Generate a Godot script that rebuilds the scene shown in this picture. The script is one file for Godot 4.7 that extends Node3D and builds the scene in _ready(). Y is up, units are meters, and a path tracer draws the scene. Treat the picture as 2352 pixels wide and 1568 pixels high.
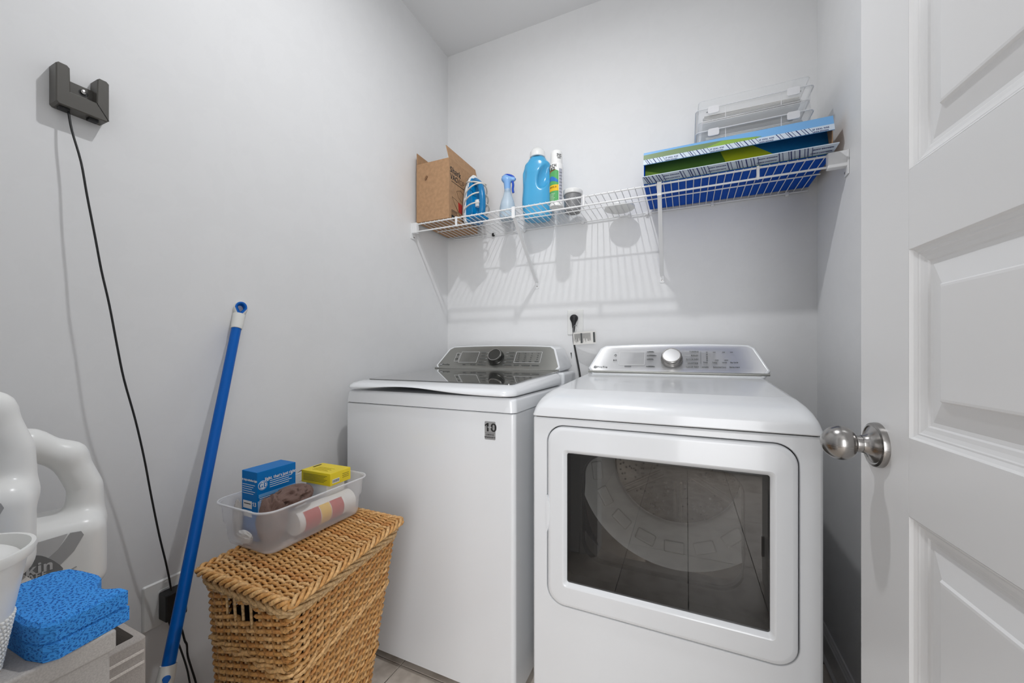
extends Node3D
# Laundry closet: washer, dryer, wire shelf, hamper, open panel door.
# x runs right along the back wall, y up, z from the back wall (0) towards the doorway.

const XL := -1.2208
const XR := 0.4579
const CEIL := 2.742
const ZF := 1.78
const SHELF := 1.716

var rng := RandomNumberGenerator.new()
var mats := {}

# ------------------------------------------------------------------ mesh helper
class Geo:
	var v := PackedVector3Array()
	var n := PackedVector3Array()
	var ix := PackedInt32Array()
	var xf := Transform3D.IDENTITY

	func pt(p: Vector3, nn: Vector3) -> int:
		v.append(xf * p)
		n.append((xf.basis * nn).normalized())
		return v.size() - 1

	func t3(a: int, b: int, c: int):
		ix.append(a); ix.append(c); ix.append(b)

	func quad(a: Vector3, b: Vector3, c: Vector3, d: Vector3):
		var nn = (b - a).cross(d - a)
		if nn.length() < 1e-12: nn = (c - b).cross(d - c)
		var i = pt(a, nn); pt(b, nn); pt(c, nn); pt(d, nn)
		t3(i, i + 1, i + 2); t3(i, i + 2, i + 3)

	func tri(a: Vector3, b: Vector3, c: Vector3):
		var nn = (b - a).cross(c - a)
		var i = pt(a, nn); pt(b, nn); pt(c, nn)
		t3(i, i + 1, i + 2)

	# rounded box
	func rbox(c: Vector3, s: Vector3, r := 0.002, seg := 2):
		r = minf(r, minf(s.x, minf(s.y, s.z)) * 0.499)
		var h = s * 0.5
		var ts := []
		for k in seg + 1: ts.append(-tan(PI / 4 * (1.0 - float(k) / seg)))
		var us := []
		for t in ts: us.append([-1.0, t])
		for k in seg + 1: us.append([1.0, -ts[seg - k]])
		var m = us.size()
		for ax in 3:
			for sg in [-1.0, 1.0]:
				var base = v.size()
				var a1 = (ax + 1) % 3
				var a2 = (ax + 2) % 3
				for i in m:
					for j in m:
						var core = Vector3.ZERO
						var d = Vector3.ZERO
						core[ax] = sg * (h[ax] - r); d[ax] = sg
						core[a1] = us[i][0] * (h[a1] - r); d[a1] = us[i][1]
						core[a2] = us[j][0] * (h[a2] - r); d[a2] = us[j][1]
						d = d.normalized()
						pt(c + core + d * r, d)
				for i in m - 1:
					for j in m - 1:
						var q = base + i * m + j
						if sg > 0:
							t3(q, q + m, q + m + 1); t3(q, q + m + 1, q + 1)
						else:
							t3(q, q + m + 1, q + m); t3(q, q + 1, q + m + 1)

	func box(c: Vector3, s: Vector3):
		var h = s * 0.5
		var p = func(x, y, z): return c + Vector3(x * h.x, y * h.y, z * h.z)
		quad(p.call(-1, -1, 1), p.call(1, -1, 1), p.call(1, 1, 1), p.call(-1, 1, 1))
		quad(p.call(1, -1, -1), p.call(-1, -1, -1), p.call(-1, 1, -1), p.call(1, 1, -1))
		quad(p.call(1, -1, 1), p.call(1, -1, -1), p.call(1, 1, -1), p.call(1, 1, 1))
		quad(p.call(-1, -1, -1), p.call(-1, -1, 1), p.call(-1, 1, 1), p.call(-1, 1, -1))
		quad(p.call(-1, 1, 1), p.call(1, 1, 1), p.call(1, 1, -1), p.call(-1, 1, -1))
		quad(p.call(-1, -1, -1), p.call(1, -1, -1), p.call(1, -1, 1), p.call(-1, -1, 1))

	# tube along a path; rad is a number or an array
	func tube(path: Array, rad, sides := 8, closed := false):
		var m = path.size()
		if m < 2: return
		var up = Vector3.UP
		var t0 = (path[1] - path[0]).normalized()
		if absf(t0.dot(up)) > 0.9: up = Vector3.RIGHT
		var side = t0.cross(up).normalized()
		var base = v.size()
		for i in m:
			var a = path[maxi(i - 1, 0)] if not closed else path[(i - 1 + m) % m]
			var b = path[mini(i + 1, m - 1)] if not closed else path[(i + 1) % m]
			var t = (b - a).normalized()
			side = (side - t * side.dot(t)).normalized()
			var w = t.cross(side)
			var r = rad[i] if rad is Array else rad
			for k in sides:
				var an = TAU * k / sides
				var d = side * cos(an) + w * sin(an)
				pt(path[i] + d * r, d)
		var rows = m if closed else m - 1
		for i in rows:
			var i2 = (i + 1) % m
			for k in sides:
				var k2 = (k + 1) % sides
				var a = base + i * sides + k
				var b = base + i * sides + k2
				var c = base + i2 * sides + k2
				var d = base + i2 * sides + k
				t3(a, b, c); t3(a, c, d)
		if not closed:
			for e in [0, m - 1]:
				var t = (path[1] - path[0]).normalized() * -1.0 if e == 0 else (path[m - 1] - path[m - 2]).normalized()
				var ci = pt(path[e], t)
				var st = v.size()
				for k in sides: pt(xf.affine_inverse() * v[base + e * sides + k], t)
				for k in sides:
					if e == 0: t3(ci, st + (k + 1) % sides, st + k)
					else: t3(ci, st + k, st + (k + 1) % sides)

	# profile of Vector2(radius, y), turned about y; sharp corners are split
	func lathe(prof: Array, seg := 32, sharp := 35.0, arc := TAU, a0 := 0.0):
		var m = prof.size()
		var nor := []
		for i in m - 1:
			var d = (prof[i + 1] - prof[i])
			nor.append(Vector2(d.y, -d.x).normalized())
		for i in m - 1:
			if (prof[i + 1] - prof[i]).length() < 1e-9: continue
			var na = nor[i]; var nb = nor[i]
			if i > 0 and rad_to_deg(absf(nor[i - 1].angle_to(nor[i]))) < sharp: na = (nor[i - 1] + nor[i]).normalized()
			if i < m - 2 and rad_to_deg(absf(nor[i + 1].angle_to(nor[i]))) < sharp: nb = (nor[i + 1] + nor[i]).normalized()
			var base = v.size()
			for k in seg + 1:
				var an = a0 + arc * k / seg
				var ca = cos(an); var sa = sin(an)
				pt(Vector3(prof[i].x * ca, prof[i].y, prof[i].x * sa), Vector3(na.x * ca, na.y, na.x * sa))
				pt(Vector3(prof[i + 1].x * ca, prof[i + 1].y, prof[i + 1].x * sa), Vector3(nb.x * ca, nb.y, nb.x * sa))
			for k in seg:
				var q = base + k * 2
				t3(q, q + 1, q + 3); t3(q, q + 3, q + 2)

	# polygon in x,y pushed out along z from z0 to z1, with a small bevel at the front
	func prism(poly: PackedVector2Array, z0: float, z1: float, bevel := 0.0):
		var ar = 0.0
		for i in poly.size():
			ar += poly[i].cross(poly[(i + 1) % poly.size()])
		var p = poly.duplicate()
		if ar < 0: p.reverse()
		var front = p
		if bevel > 0.0:
			var off = Geometry2D.offset_polygon(p, -bevel, Geometry2D.JOIN_MITER)
			if off.size() == 1 and off[0].size() == p.size():
				front = off[0]
				# line up the first vertex
				var best = 0
				for i in front.size():
					if front[i].distance_to(p[0]) < front[best].distance_to(p[0]): best = i
				var q = PackedVector2Array()
				for i in front.size(): q.append(front[(best + i) % front.size()])
				front = q
			else:
				bevel = 0.0
		var tr = Geometry2D.triangulate_polygon(front)
		for i in range(0, tr.size(), 3):
			var a = front[tr[i]]; var b = front[tr[i + 1]]; var c = front[tr[i + 2]]
			if (b - a).cross(c - a) < 0:
				var s = b; b = c; c = s
			tri(Vector3(a.x, a.y, z1), Vector3(b.x, b.y, z1), Vector3(c.x, c.y, z1))
		tr = Geometry2D.triangulate_polygon(p)
		for i in range(0, tr.size(), 3):
			var a = p[tr[i]]; var b = p[tr[i + 1]]; var c = p[tr[i + 2]]
			if (b - a).cross(c - a) < 0:
				var s = b; b = c; c = s
			tri(Vector3(a.x, a.y, z0), Vector3(c.x, c.y, z0), Vector3(b.x, b.y, z0))
		var zs = z1 - bevel
		for i in p.size():
			var j = (i + 1) % p.size()
			var h = (i - 1 + p.size()) % p.size()
			var k = (j + 1) % p.size()
			var e = p[j] - p[i]
			var en = Vector2(e.y, -e.x).normalized()
			var e0 = p[i] - p[h]; var n0 = Vector2(e0.y, -e0.x).normalized()
			var e1 = p[k] - p[j]; var n1 = Vector2(e1.y, -e1.x).normalized()
			var na = (en + n0).normalized() if en.dot(n0) > 0.8 else en
			var nb = (en + n1).normalized() if en.dot(n1) > 0.8 else en
			var q = pt(Vector3(p[i].x, p[i].y, z0), Vector3(na.x, na.y, 0))
			pt(Vector3(p[j].x, p[j].y, z0), Vector3(nb.x, nb.y, 0))
			pt(Vector3(p[j].x, p[j].y, zs), Vector3(nb.x, nb.y, 0))
			pt(Vector3(p[i].x, p[i].y, zs), Vector3(na.x, na.y, 0))
			t3(q, q + 1, q + 2); t3(q, q + 2, q + 3)
			if bevel > 0.0:
				var A = Vector3(na.x, na.y, 1); var B = Vector3(nb.x, nb.y, 1)
				q = pt(Vector3(p[i].x, p[i].y, zs), A)
				pt(Vector3(p[j].x, p[j].y, zs), B)
				pt(Vector3(front[j].x, front[j].y, z1), B)
				pt(Vector3(front[i].x, front[i].y, z1), A)
				t3(q, q + 1, q + 2); t3(q, q + 2, q + 3)

	# rings of equal length joined into a skin; normals are averaged over the grid
	func loft(rings: Array, closed := true, cap0 := false, cap1 := false):
		var m = rings.size()
		var k = rings[0].size()
		var base = v.size()
		for i in m:
			for j in k:
				var ja = (j - 1 + k) % k if closed else maxi(j - 1, 0)
				var jb = (j + 1) % k if closed else mini(j + 1, k - 1)
				var du = rings[i][jb] - rings[i][ja]
				var dv = rings[mini(i + 1, m - 1)][j] - rings[maxi(i - 1, 0)][j]
				var nn = du.cross(dv)
				if nn.length() < 1e-12: nn = Vector3.UP
				pt(rings[i][j], nn)
		var kk = k if closed else k - 1
		for i in m - 1:
			for j in kk:
				var j2 = (j + 1) % k
				t3(base + i * k + j, base + i * k + j2, base + (i + 1) * k + j2)
				t3(base + i * k + j, base + (i + 1) * k + j2, base + (i + 1) * k + j)
		for e in [[cap0, 0], [cap1, m - 1]]:
			if not e[0]: continue
			var r = rings[e[1]]
			var c = Vector3.ZERO
			for q in r: c += q / k
			var nn = (r[1] - r[0]).cross(r[2] - r[1])
			var tot = Vector3.ZERO
			for j in k: tot += (r[j] - c).cross(r[(j + 1) % k] - c)
			nn = tot.normalized()
			if e[1] == 0: nn = -nn
			var ci = pt(c, nn)
			for q in r: pt(q, nn)
			for j in k:
				var a = ci + 1 + j; var b = ci + 1 + (j + 1) % k
				if e[1] == 0: t3(ci, b, a)
				else: t3(ci, a, b)

	# a surface from a distance function on a grid (one vertex per crossed cell)
	func nets(lo: Vector3, hi: Vector3, cell: float, f: Callable):
		var nx = int(ceil((hi.x - lo.x) / cell)) + 1
		var ny = int(ceil((hi.y - lo.y) / cell)) + 1
		var nz = int(ceil((hi.z - lo.z) / cell)) + 1
		var g := PackedFloat32Array()
		g.resize(nx * ny * nz)
		var q = 0
		for k in nz:
			for j in ny:
				for i in nx:
					g[q] = f.call(lo + Vector3(i, j, k) * cell)
					q += 1
		var sx = 1; var sy = nx; var sz = nx * ny
		var id := PackedInt32Array()
		id.resize(nx * ny * nz); id.fill(-1)
		var offs = [0, sx, sy, sx + sy, sz, sx + sz, sy + sz, sx + sy + sz]
		var edges = [[0, 1], [2, 3], [4, 5], [6, 7], [0, 2], [1, 3], [4, 6], [5, 7], [0, 4], [1, 5], [2, 6], [3, 7]]
		for k in nz - 1:
			for j in ny - 1:
				for i in nx - 1:
					var b = i + j * sy + k * sz
					var s0 = g[b] < 0.0
					var same = true
					for o in offs:
						if (g[b + o] < 0.0) != s0:
							same = false
							break
					if same: continue
					var sum = Vector3.ZERO; var cnt = 0
					for e in edges:
						var ga = g[b + offs[e[0]]]; var gb = g[b + offs[e[1]]]
						if (ga < 0.0) == (gb < 0.0): continue
						var t = ga / (ga - gb)
						var pa = Vector3(e[0] & 1, (e[0] >> 1) & 1, e[0] >> 2)
						var pb = Vector3(e[1] & 1, (e[1] >> 1) & 1, e[1] >> 2)
						sum += pa.lerp(pb, t); cnt += 1
					var l = sum / cnt
					var gx = 0.0; var gy = 0.0; var gz = 0.0
					for o in 8:
						var w = g[b + offs[o]]
						gx += w if o & 1 else -w
						gy += w if o & 2 else -w
						gz += w if o & 4 else -w
					var p = lo + (Vector3(i, j, k) + l) * cell
					var h = cell * 0.5
					var nn = Vector3(f.call(p + Vector3(h, 0, 0)) - f.call(p - Vector3(h, 0, 0)), f.call(p + Vector3(0, h, 0)) - f.call(p - Vector3(0, h, 0)), f.call(p + Vector3(0, 0, h)) - f.call(p - Vector3(0, 0, h)))
					if nn.length() < 1e-9: nn = Vector3(gx, gy, gz)
					id[b] = pt(p, nn)
		for k in range(1, nz - 1):
			for j in range(1, ny - 1):
				for i in range(1, nx - 1):
					var b = i + j * sy + k * sz
					var s0 = g[b] < 0.0
					for ax in 3:
						var st = [sx, sy, sz][ax]
						var s1 = g[b + st] < 0.0
						if s0 == s1: continue
						var u = [sy, sz, sx][ax]; var w = [sz, sx, sy][ax]
						var a = id[b - u - w]; var c = id[b - w]; var d = id[b]; var e = id[b - u]
						if a < 0 or c < 0 or d < 0 or e < 0: continue
						if s0: t3(a, c, d); t3(a, d, e)
						else: t3(a, d, c); t3(a, e, d)

	func mesh() -> ArrayMesh:
		var arr = []
		arr.resize(Mesh.ARRAY_MAX)
		arr[Mesh.ARRAY_VERTEX] = v
		arr[Mesh.ARRAY_NORMAL] = n
		arr[Mesh.ARRAY_INDEX] = ix
		var am = ArrayMesh.new()
		am.add_surface_from_arrays(Mesh.PRIMITIVE_TRIANGLES, arr)
		return am

# ------------------------------------------------------------------ scene helpers
func put(called: String, g: Geo, m: Material, parent: Node = self, label := "") -> MeshInstance3D:
	var o = MeshInstance3D.new()
	o.mesh = g.mesh()
	o.material_override = m
	return put_node(called, o, parent, label)

func put_mesh(called: String, mesh: Mesh, m: Material, parent: Node, xf: Transform3D, label := "") -> MeshInstance3D:
	var o = MeshInstance3D.new()
	o.mesh = mesh
	o.material_override = m
	o.transform = xf
	return put_node(called, o, parent, label)

var taken := {}
func put_node(called: String, o: Node3D, parent: Node, label := ""):
	var key = str(parent.get_instance_id()) + called
	var k = taken.get(key, 0)
	taken[key] = k + 1
	o.name = called if k == 0 else "%s_%03d" % [called, k]
	parent.add_child(o, true)
	if label: o.set_meta("label", label)
	return o

func thing(called: String, label: String, category: String, at := Vector3.ZERO, group := "", turn := 0.0) -> Node3D:
	var o = Node3D.new()
	put_node(called, o, self)
	o.position = at
	o.rotation.y = turn
	o.set_meta("label", label)
	o.set_meta("category", category)
	if group: o.set_meta("group", group)
	return o

func structure(called: String, label := "", at := Vector3.ZERO) -> Node3D:
	var o = Node3D.new()
	put_node(called, o, self)
	o.position = at
	o.set_meta("kind", "structure")
	if label: o.set_meta("label", label)
	return o

func struct_mesh(called: String, g: Geo, m: Material, label := "") -> MeshInstance3D:
	var o = put(called, g, m, self, label)
	o.set_meta("kind", "structure")
	return o

func tag(o: Node, label: String, category: String, group := ""):
	o.set_meta("label", label)
	o.set_meta("category", category)
	if group: o.set_meta("group", group)
	return o

func rrect(x0: float, y0: float, x1: float, y1: float, r: float, seg := 8) -> PackedVector2Array:
	var p = PackedVector2Array()
	for c in [[x1 - r, y0 + r, -PI / 2], [x1 - r, y1 - r, 0.0], [x0 + r, y1 - r, PI / 2], [x0 + r, y0 + r, PI]]:
		for k in seg + 1:
			var a = c[2] + PI / 2 * k / seg
			p.append(Vector2(c[0] + r * cos(a), c[1] + r * sin(a)))
	return p

func ring3(p: PackedVector2Array, z: float) -> Array:
	var a = []
	for q in p: a.append(Vector3(q.x, q.y, z))
	return a

func ringy(p: PackedVector2Array, y: float) -> Array:   # x,z outline at height y, turned so that the skin faces out
	var a = []
	for q in p: a.append(Vector3(q.x, y, -q.y))
	return a

func smooth_path(pts: Array, n := 8) -> Array:
	var out = []
	for i in pts.size() - 1:
		var a = pts[maxi(i - 1, 0)]; var b = pts[i]; var c = pts[i + 1]; var d = pts[mini(i + 2, pts.size() - 1)]
		for k in n:
			out.append(b.cubic_interpolate(c, a, d, float(k) / n))
	out.append(pts[pts.size() - 1])
	return out

var fonts := {}
func lettering(s: String, h: float, m: Material, parent: Node, xf: Transform3D, bold := false, squeeze := 1.0, serif := false, called := "lettering"):
	var key = str(bold) + str(serif)
	if not fonts.has(key):
		var f = SystemFont.new()
		f.font_names = PackedStringArray(["Droid Serif" if serif else "Droid Sans"])
		f.font_weight = 700 if bold else 400
		fonts[key] = f
	var t = TextMesh.new()
	t.text = s
	t.font = fonts[key]
	t.font_size = 32
	t.pixel_size = h / 23.0
	t.depth = 0.0004
	t.curve_step = 2.0
	return put_mesh(called, t, m, parent, xf * Transform3D(Basis.from_scale(Vector3(squeeze, 1, 1)), Vector3.ZERO))

func face_x() -> Basis: return Basis(Vector3.UP, PI / 2)      # text that faces +x

# ------------------------------------------------------------------ materials
func noise_image(w: int, freq: float, octaves: int, sd: int, type := FastNoiseLite.TYPE_SIMPLEX_SMOOTH, lo := 0.0, hi := 1.0) -> Image:
	var f = FastNoiseLite.new()
	f.noise_type = type
	f.seed = sd
	f.frequency = freq
	f.fractal_octaves = octaves
	var im = f.get_seamless_image(w, w, false, false, 0.1, true)
	im.convert(Image.FORMAT_RGB8)
	if lo != 0.0 or hi != 1.0:
		for y in w:
			for x in w:
				var g = lerpf(lo, hi, im.get_pixel(x, y).r)
				im.set_pixel(x, y, Color(g, g, g))
	return im

func tex(im: Image) -> ImageTexture:
	im.generate_mipmaps()
	return ImageTexture.create_from_image(im)

func ramp(im: Image, a: Color, b: Color, c: Color = Color(-1, 0, 0)) -> ImageTexture:
	var w = im.get_width()
	var o = Image.create(w, w, false, Image.FORMAT_RGB8)
	for y in w:
		for x in w:
			var t = im.get_pixel(x, y).r
			var q
			if c.r < 0: q = a.lerp(b, t)
			else: q = a.lerp(b, t * 2.0) if t < 0.5 else b.lerp(c, t * 2.0 - 1.0)
			o.set_pixel(x, y, q)
	return tex(o)

func mat(c: Color, rough := 0.5, metal := 0.0) -> StandardMaterial3D:
	var m = StandardMaterial3D.new()
	m.albedo_color = c
	m.roughness = rough
	m.metallic = metal
	return m

func triplanar(m: StandardMaterial3D, scale, world := false):
	m.uv1_triplanar = true
	m.uv1_world_triplanar = world
	m.uv1_scale = scale if scale is Vector3 else Vector3.ONE * scale
	return m

func make_materials():
	var fine = noise_image(256, 0.06, 3, 11)
	var coarse = noise_image(256, 0.012, 4, 5)
	var tfine = tex(fine)
	var tcoarse = tex(coarse)
	mats.tfine = tfine
	mats.tcoarse = tcoarse
	# painted drywall: faint roller texture
	var paint = mat(Color(0.915, 0.915, 0.915), 0.62)
	paint.heightmap_enabled = true; paint.heightmap_texture = tfine; paint.heightmap_scale = 0.005
	paint.albedo_texture = ramp(coarse, Color(0.992, 0.992, 0.992), Color(1, 1, 1))
	triplanar(paint, 3.0, true)
	mats.paint = paint
	var ceil = mat(Color(0.915, 0.915, 0.915), 0.9)
	ceil.heightmap_enabled = true; ceil.heightmap_texture = tfine; ceil.heightmap_scale = 0.006
	triplanar(ceil, 2.0, true)
	mats.ceil = ceil
	var trim = mat(Color(0.92, 0.92, 0.92), 0.32)
	mats.trim = trim
	var enamel = mat(Color(0.915, 0.922, 0.93), 0.22)
	enamel.clearcoat_enabled = true; enamel.clearcoat = 0.4; enamel.clearcoat_roughness = 0.06
	mats.enamel = enamel
	mats.seam = mat(Color(0.12, 0.12, 0.12), 0.7)
	mats.black = mat(Color(0.04, 0.04, 0.042), 0.5)
	mats.rubber = mat(Color(0.08, 0.08, 0.085), 0.55)
	mats.cord = mat(Color(0.06, 0.06, 0.06), 0.45)
	mats.ink = mat(Color(0.10, 0.10, 0.10), 0.6)
	mats.ink_grey = mat(Color(0.33, 0.34, 0.34), 0.6)
	mats.ink_white = mat(Color(0.92, 0.92, 0.92), 0.6)
	mats.ink_blue = mat(Color(0.10, 0.16, 0.42), 0.6)
	var brushed = mat(Color(0.64, 0.63, 0.62), 0.30, 1.0)
	var bi = noise_image(256, 0.02, 2, 77)
	var br = Image.create(256, 256, false, Image.FORMAT_RGB8)
	for y in 256:
		for x in 256:
			var g = bi.get_pixel((y * 7) % 256, y).r * 0.4 + 0.6
			br.set_pixel(x, y, Color(g, g, g))
	brushed.roughness_texture = tex(br)
	triplanar(brushed, 12.0)
	mats.brushed = brushed
	mats.steel = mat(Color(0.68, 0.67, 0.66), 0.22, 1.0)
	var fascia = mat(Color(0.62, 0.62, 0.60), 0.42, 0.9)
	triplanar(fascia, 12.0)
	mats.fascia = fascia
	var fascia_glare = mat(Color(0.93, 0.93, 0.93), 0.36, 0.8)  # washer fascia metal made paler, lamp glare put into the colour
	mats.fascia_glare = fascia_glare
	var wire = mat(Color(0.92, 0.92, 0.92), 0.3)
	mats.wire = wire
	mats.white_plastic = mat(Color(0.93, 0.93, 0.92), 0.3)
	mats.jug = mat(Color(0.95, 0.95, 0.94), 0.28)
	var kraft = mat(Color(0.73, 0.575, 0.43), 0.85)
	kraft.albedo_texture = ramp(noise_image(256, 0.03, 4, 21), Color(0.90, 0.90, 0.90), Color(1, 1, 1))
	triplanar(kraft, 5.0)
	mats.kraft = kraft
	mats.kraft_edge = mat(Color(0.50, 0.37, 0.26), 0.9)
	mats.badge = mat(Color(0.62, 0.62, 0.62), 0.4, 0.2)
	mats.badge_light = mat(Color(0.75, 0.75, 0.75), 0.4)
	mats.dark_liner = mat(Color(0.16, 0.16, 0.155), 0.35)
	mats.drum_ring = mat(Color(0.62, 0.62, 0.60), 0.3)
	mats.drum_steel = mat(Color(0.80, 0.77, 0.73), 0.27, 1.0)
	mats.print_brown = mat(Color(0.36, 0.27, 0.20), 0.8)
	mats.print_red = mat(Color(0.72, 0.16, 0.10), 0.7)
	mats.steel_dark = mat(Color(0.25, 0.24, 0.23), 0.35, 0.8)
	mats.iron_blue = mat(Color(0.03, 0.48, 0.72), 0.12)
	mats.iron_handle = mat(Color(0.03, 0.46, 0.68), 0.3)
	mats.cord_white = mat(Color(0.86, 0.84, 0.80), 0.5)
	mats.spray_body = mat(Color(0.80, 0.88, 0.94, 0.55), 0.35)
	mats.spray_body.transparency = BaseMaterial3D.TRANSPARENCY_ALPHA
	mats.spray_liquid = mat(Color(0.84, 0.87, 0.89, 0.7), 0.3)
	mats.spray_liquid.transparency = BaseMaterial3D.TRANSPARENCY_ALPHA
	mats.spray_head = mat(Color(0.52, 0.70, 0.90), 0.3)
	mats.spray_blue = mat(Color(0.10, 0.30, 0.72), 0.3)
	mats.turquoise = mat(Color(0.30, 0.66, 0.84), 0.22)
	mats.can_green = mat(Color(0.33, 0.65, 0.38), 0.35)
	mats.can_yellow = mat(Color(0.93, 0.74, 0.12), 0.35)
	mats.can_blue = mat(Color(0.16, 0.46, 0.78), 0.35)
	mats.can_grey = mat(Color(0.68, 0.69, 0.73), 0.4)
	mats.jar_grey = mat(Color(0.52, 0.52, 0.52), 0.4)
	mats.box_blue = mat(Color(0.0, 0.31, 0.72), 0.6)
	mats.box_blue.metallic_specular = 0.25
	mats.box_sky = mat(Color(0.46, 0.68, 0.88), 0.35)
	mats.box_olive = mat(Color(0.45, 0.54, 0.37), 0.4)
	mats.box_lime = mat(Color(0.54, 0.68, 0.28), 0.4)
	mats.box_pale = mat(Color(0.80, 0.85, 0.90), 0.4)
	mats.box_green = mat(Color(0.30, 0.44, 0.17), 0.4)
	mats.box_yellow = mat(Color(0.66, 0.70, 0.10), 0.4)
	mats.box_teal = mat(Color(0.08, 0.40, 0.60), 0.4)
	var clear = mat(Color(0.95, 0.96, 0.97, 0.24), 0.10)
	clear.transparency = BaseMaterial3D.TRANSPARENCY_ALPHA
	mats.clear = clear
	mats.clear_tie = clear
	var frost = mat(Color(0.96, 0.96, 0.97, 0.6), 0.3)
	frost.transparency = BaseMaterial3D.TRANSPARENCY_ALPHA
	mats.frost = frost
	mats.paper = mat(Color(0.90, 0.89, 0.87), 0.85)
	mats.outlet_white = mat(Color(0.92, 0.92, 0.91), 0.3)
	var wn = noise_image(256, 0.05, 3, 41)
	var willow_tex = ramp(wn, Color(0.62, 0.58, 0.52), Color(0.9, 0.88, 0.85), Color(1, 1, 1))
	mats.willow = []
	for c in [Color(0.94, 0.74, 0.48), Color(0.90, 0.68, 0.41), Color(0.97, 0.79, 0.55), Color(0.87, 0.63, 0.37), Color(0.93, 0.72, 0.46)]:
		var m = mat(c, 0.45)
		m.albedo_texture = willow_tex
		triplanar(m, 9.0)
		mats.willow.append(m)
	mats.willow_pale = mat(Color(0.90, 0.76, 0.56), 0.5)
	mats.willow_pale.albedo_texture = willow_tex
	triplanar(mats.willow_pale, 9.0)
	mats.willow_dark = mat(Color(0.50, 0.33, 0.17), 0.7)
	mats.shade_fill = mat(Color(0.22, 0.17, 0.13), 0.9)
	mats.dock = mat(Color(0.33, 0.32, 0.30), 0.42)
	mats.adapter = mat(Color(0.13, 0.13, 0.135), 0.5)
	mats.mop_blue = mat(Color(0.0, 0.37, 0.72), 0.32)
	mats.mop_blue.metallic_specular = 0.35
	mats.mop_white = mat(Color(0.90, 0.90, 0.88), 0.35)
	var tub = mat(Color(0.93, 0.93, 0.94, 0.36), 0.42)
	tub.transparency = BaseMaterial3D.TRANSPARENCY_ALPHA
	mats.tub = tub
	var tubr = mat(Color(0.95, 0.95, 0.96, 0.55), 0.35)
	tubr.transparency = BaseMaterial3D.TRANSPARENCY_ALPHA
	mats.tub_rim = tubr
	mats.ge_blue = mat(Color(0.02, 0.45, 0.74), 0.45)
	mats.ge_blue.metallic_specular = 0.3
	mats.ge_sky = mat(Color(0.45, 0.68, 0.88), 0.35)
	mats.ge_pale = mat(Color(0.66, 0.78, 0.92), 0.35)
	mats.yellow = mat(Color(0.93, 0.83, 0.12), 0.4)
	mats.yellow_dark = mat(Color(0.62, 0.54, 0.08), 0.5)
	var cloth = mat(Color(0.44, 0.345, 0.31), 0.75)
	cloth.rim_enabled = true; cloth.rim = 0.3; cloth.rim_tint = 0.6
	cloth.normal_enabled = false
	cloth.heightmap_enabled = true; cloth.heightmap_texture = tfine; cloth.heightmap_scale = 0.05
	triplanar(cloth, 30.0)
	mats.brown_cloth = cloth
	var film = mat(Color(0.85, 0.82, 0.78, 0.35), 0.2)
	film.transparency = BaseMaterial3D.TRANSPARENCY_ALPHA
	mats.film = film
	mats.label_light = mat(Color(0.80, 0.80, 0.80), 0.4)
	mats.label_dark = mat(Color(0.68, 0.68, 0.68), 0.4)
	mats.label_drop = mat(Color(0.50, 0.50, 0.50), 0.4)
	var fab = noise_image(256, 0.11, 2, 71)
	for q in [["bin_grey", Color(0.72, 0.69, 0.665)], ["bin_plain", Color(0.78, 0.76, 0.74)], ["bin_stroke", Color(0.90, 0.87, 0.84)]]:
		var m = mat(q[1], 0.85)
		m.albedo_texture = ramp(fab, Color(0.88, 0.88, 0.88), Color(1, 1, 1))
		m.heightmap_enabled = true; m.heightmap_texture = tfine; m.heightmap_scale = 0.03
		triplanar(m, 14.0)
		mats[q[0]] = m
	mats.dome_white = mat(Color(0.92, 0.92, 0.91), 0.8)
	mats.bin_seam = mat(Color(0.38, 0.36, 0.35), 0.9)
	# cellulose sponge; shade is painted into the colour of its open pores
	var si = noise_image(256, 0.045, 1, 63, FastNoiseLite.TYPE_CELLULAR)
	var pore_shade = Image.create(256, 256, false, Image.FORMAT_RGB8)
	var pit = Image.create(256, 256, false, Image.FORMAT_RGB8)
	var sn = noise_image(256, 0.05, 2, 64)
	for y in 256:
		for x in 256:
			var a = sn.get_pixel(x, y).r
			var b = noise_px(si, x, y)
			var p = smoothstep(0.64, 0.74, a) 
			pore_shade.set_pixel(x, y, Color(1, 1, 1).lerp(Color(0.45, 0.72, 0.88), p))
			var hgt = (1.0 - p) * (0.85 + 0.15 * b)
			pit.set_pixel(x, y, Color(hgt, hgt, hgt))
	var sp = mat(Color(0.24, 0.60, 0.93), 0.9)
	sp.albedo_texture = tex(pore_shade)
	sp.heightmap_enabled = true; sp.heightmap_texture = tex(pit); sp.heightmap_scale = 0.14
	triplanar(sp, Vector3(17, 30, 24))
	mats.sponge = sp

func noise_px(im: Image, x: int, y: int) -> float:
	return im.get_pixel(x, y).r

func glass(c: Color, rough := 0.03) -> StandardMaterial3D:
	var m = mat(c, rough)
	m.transparency = BaseMaterial3D.TRANSPARENCY_ALPHA
	return m

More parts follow.
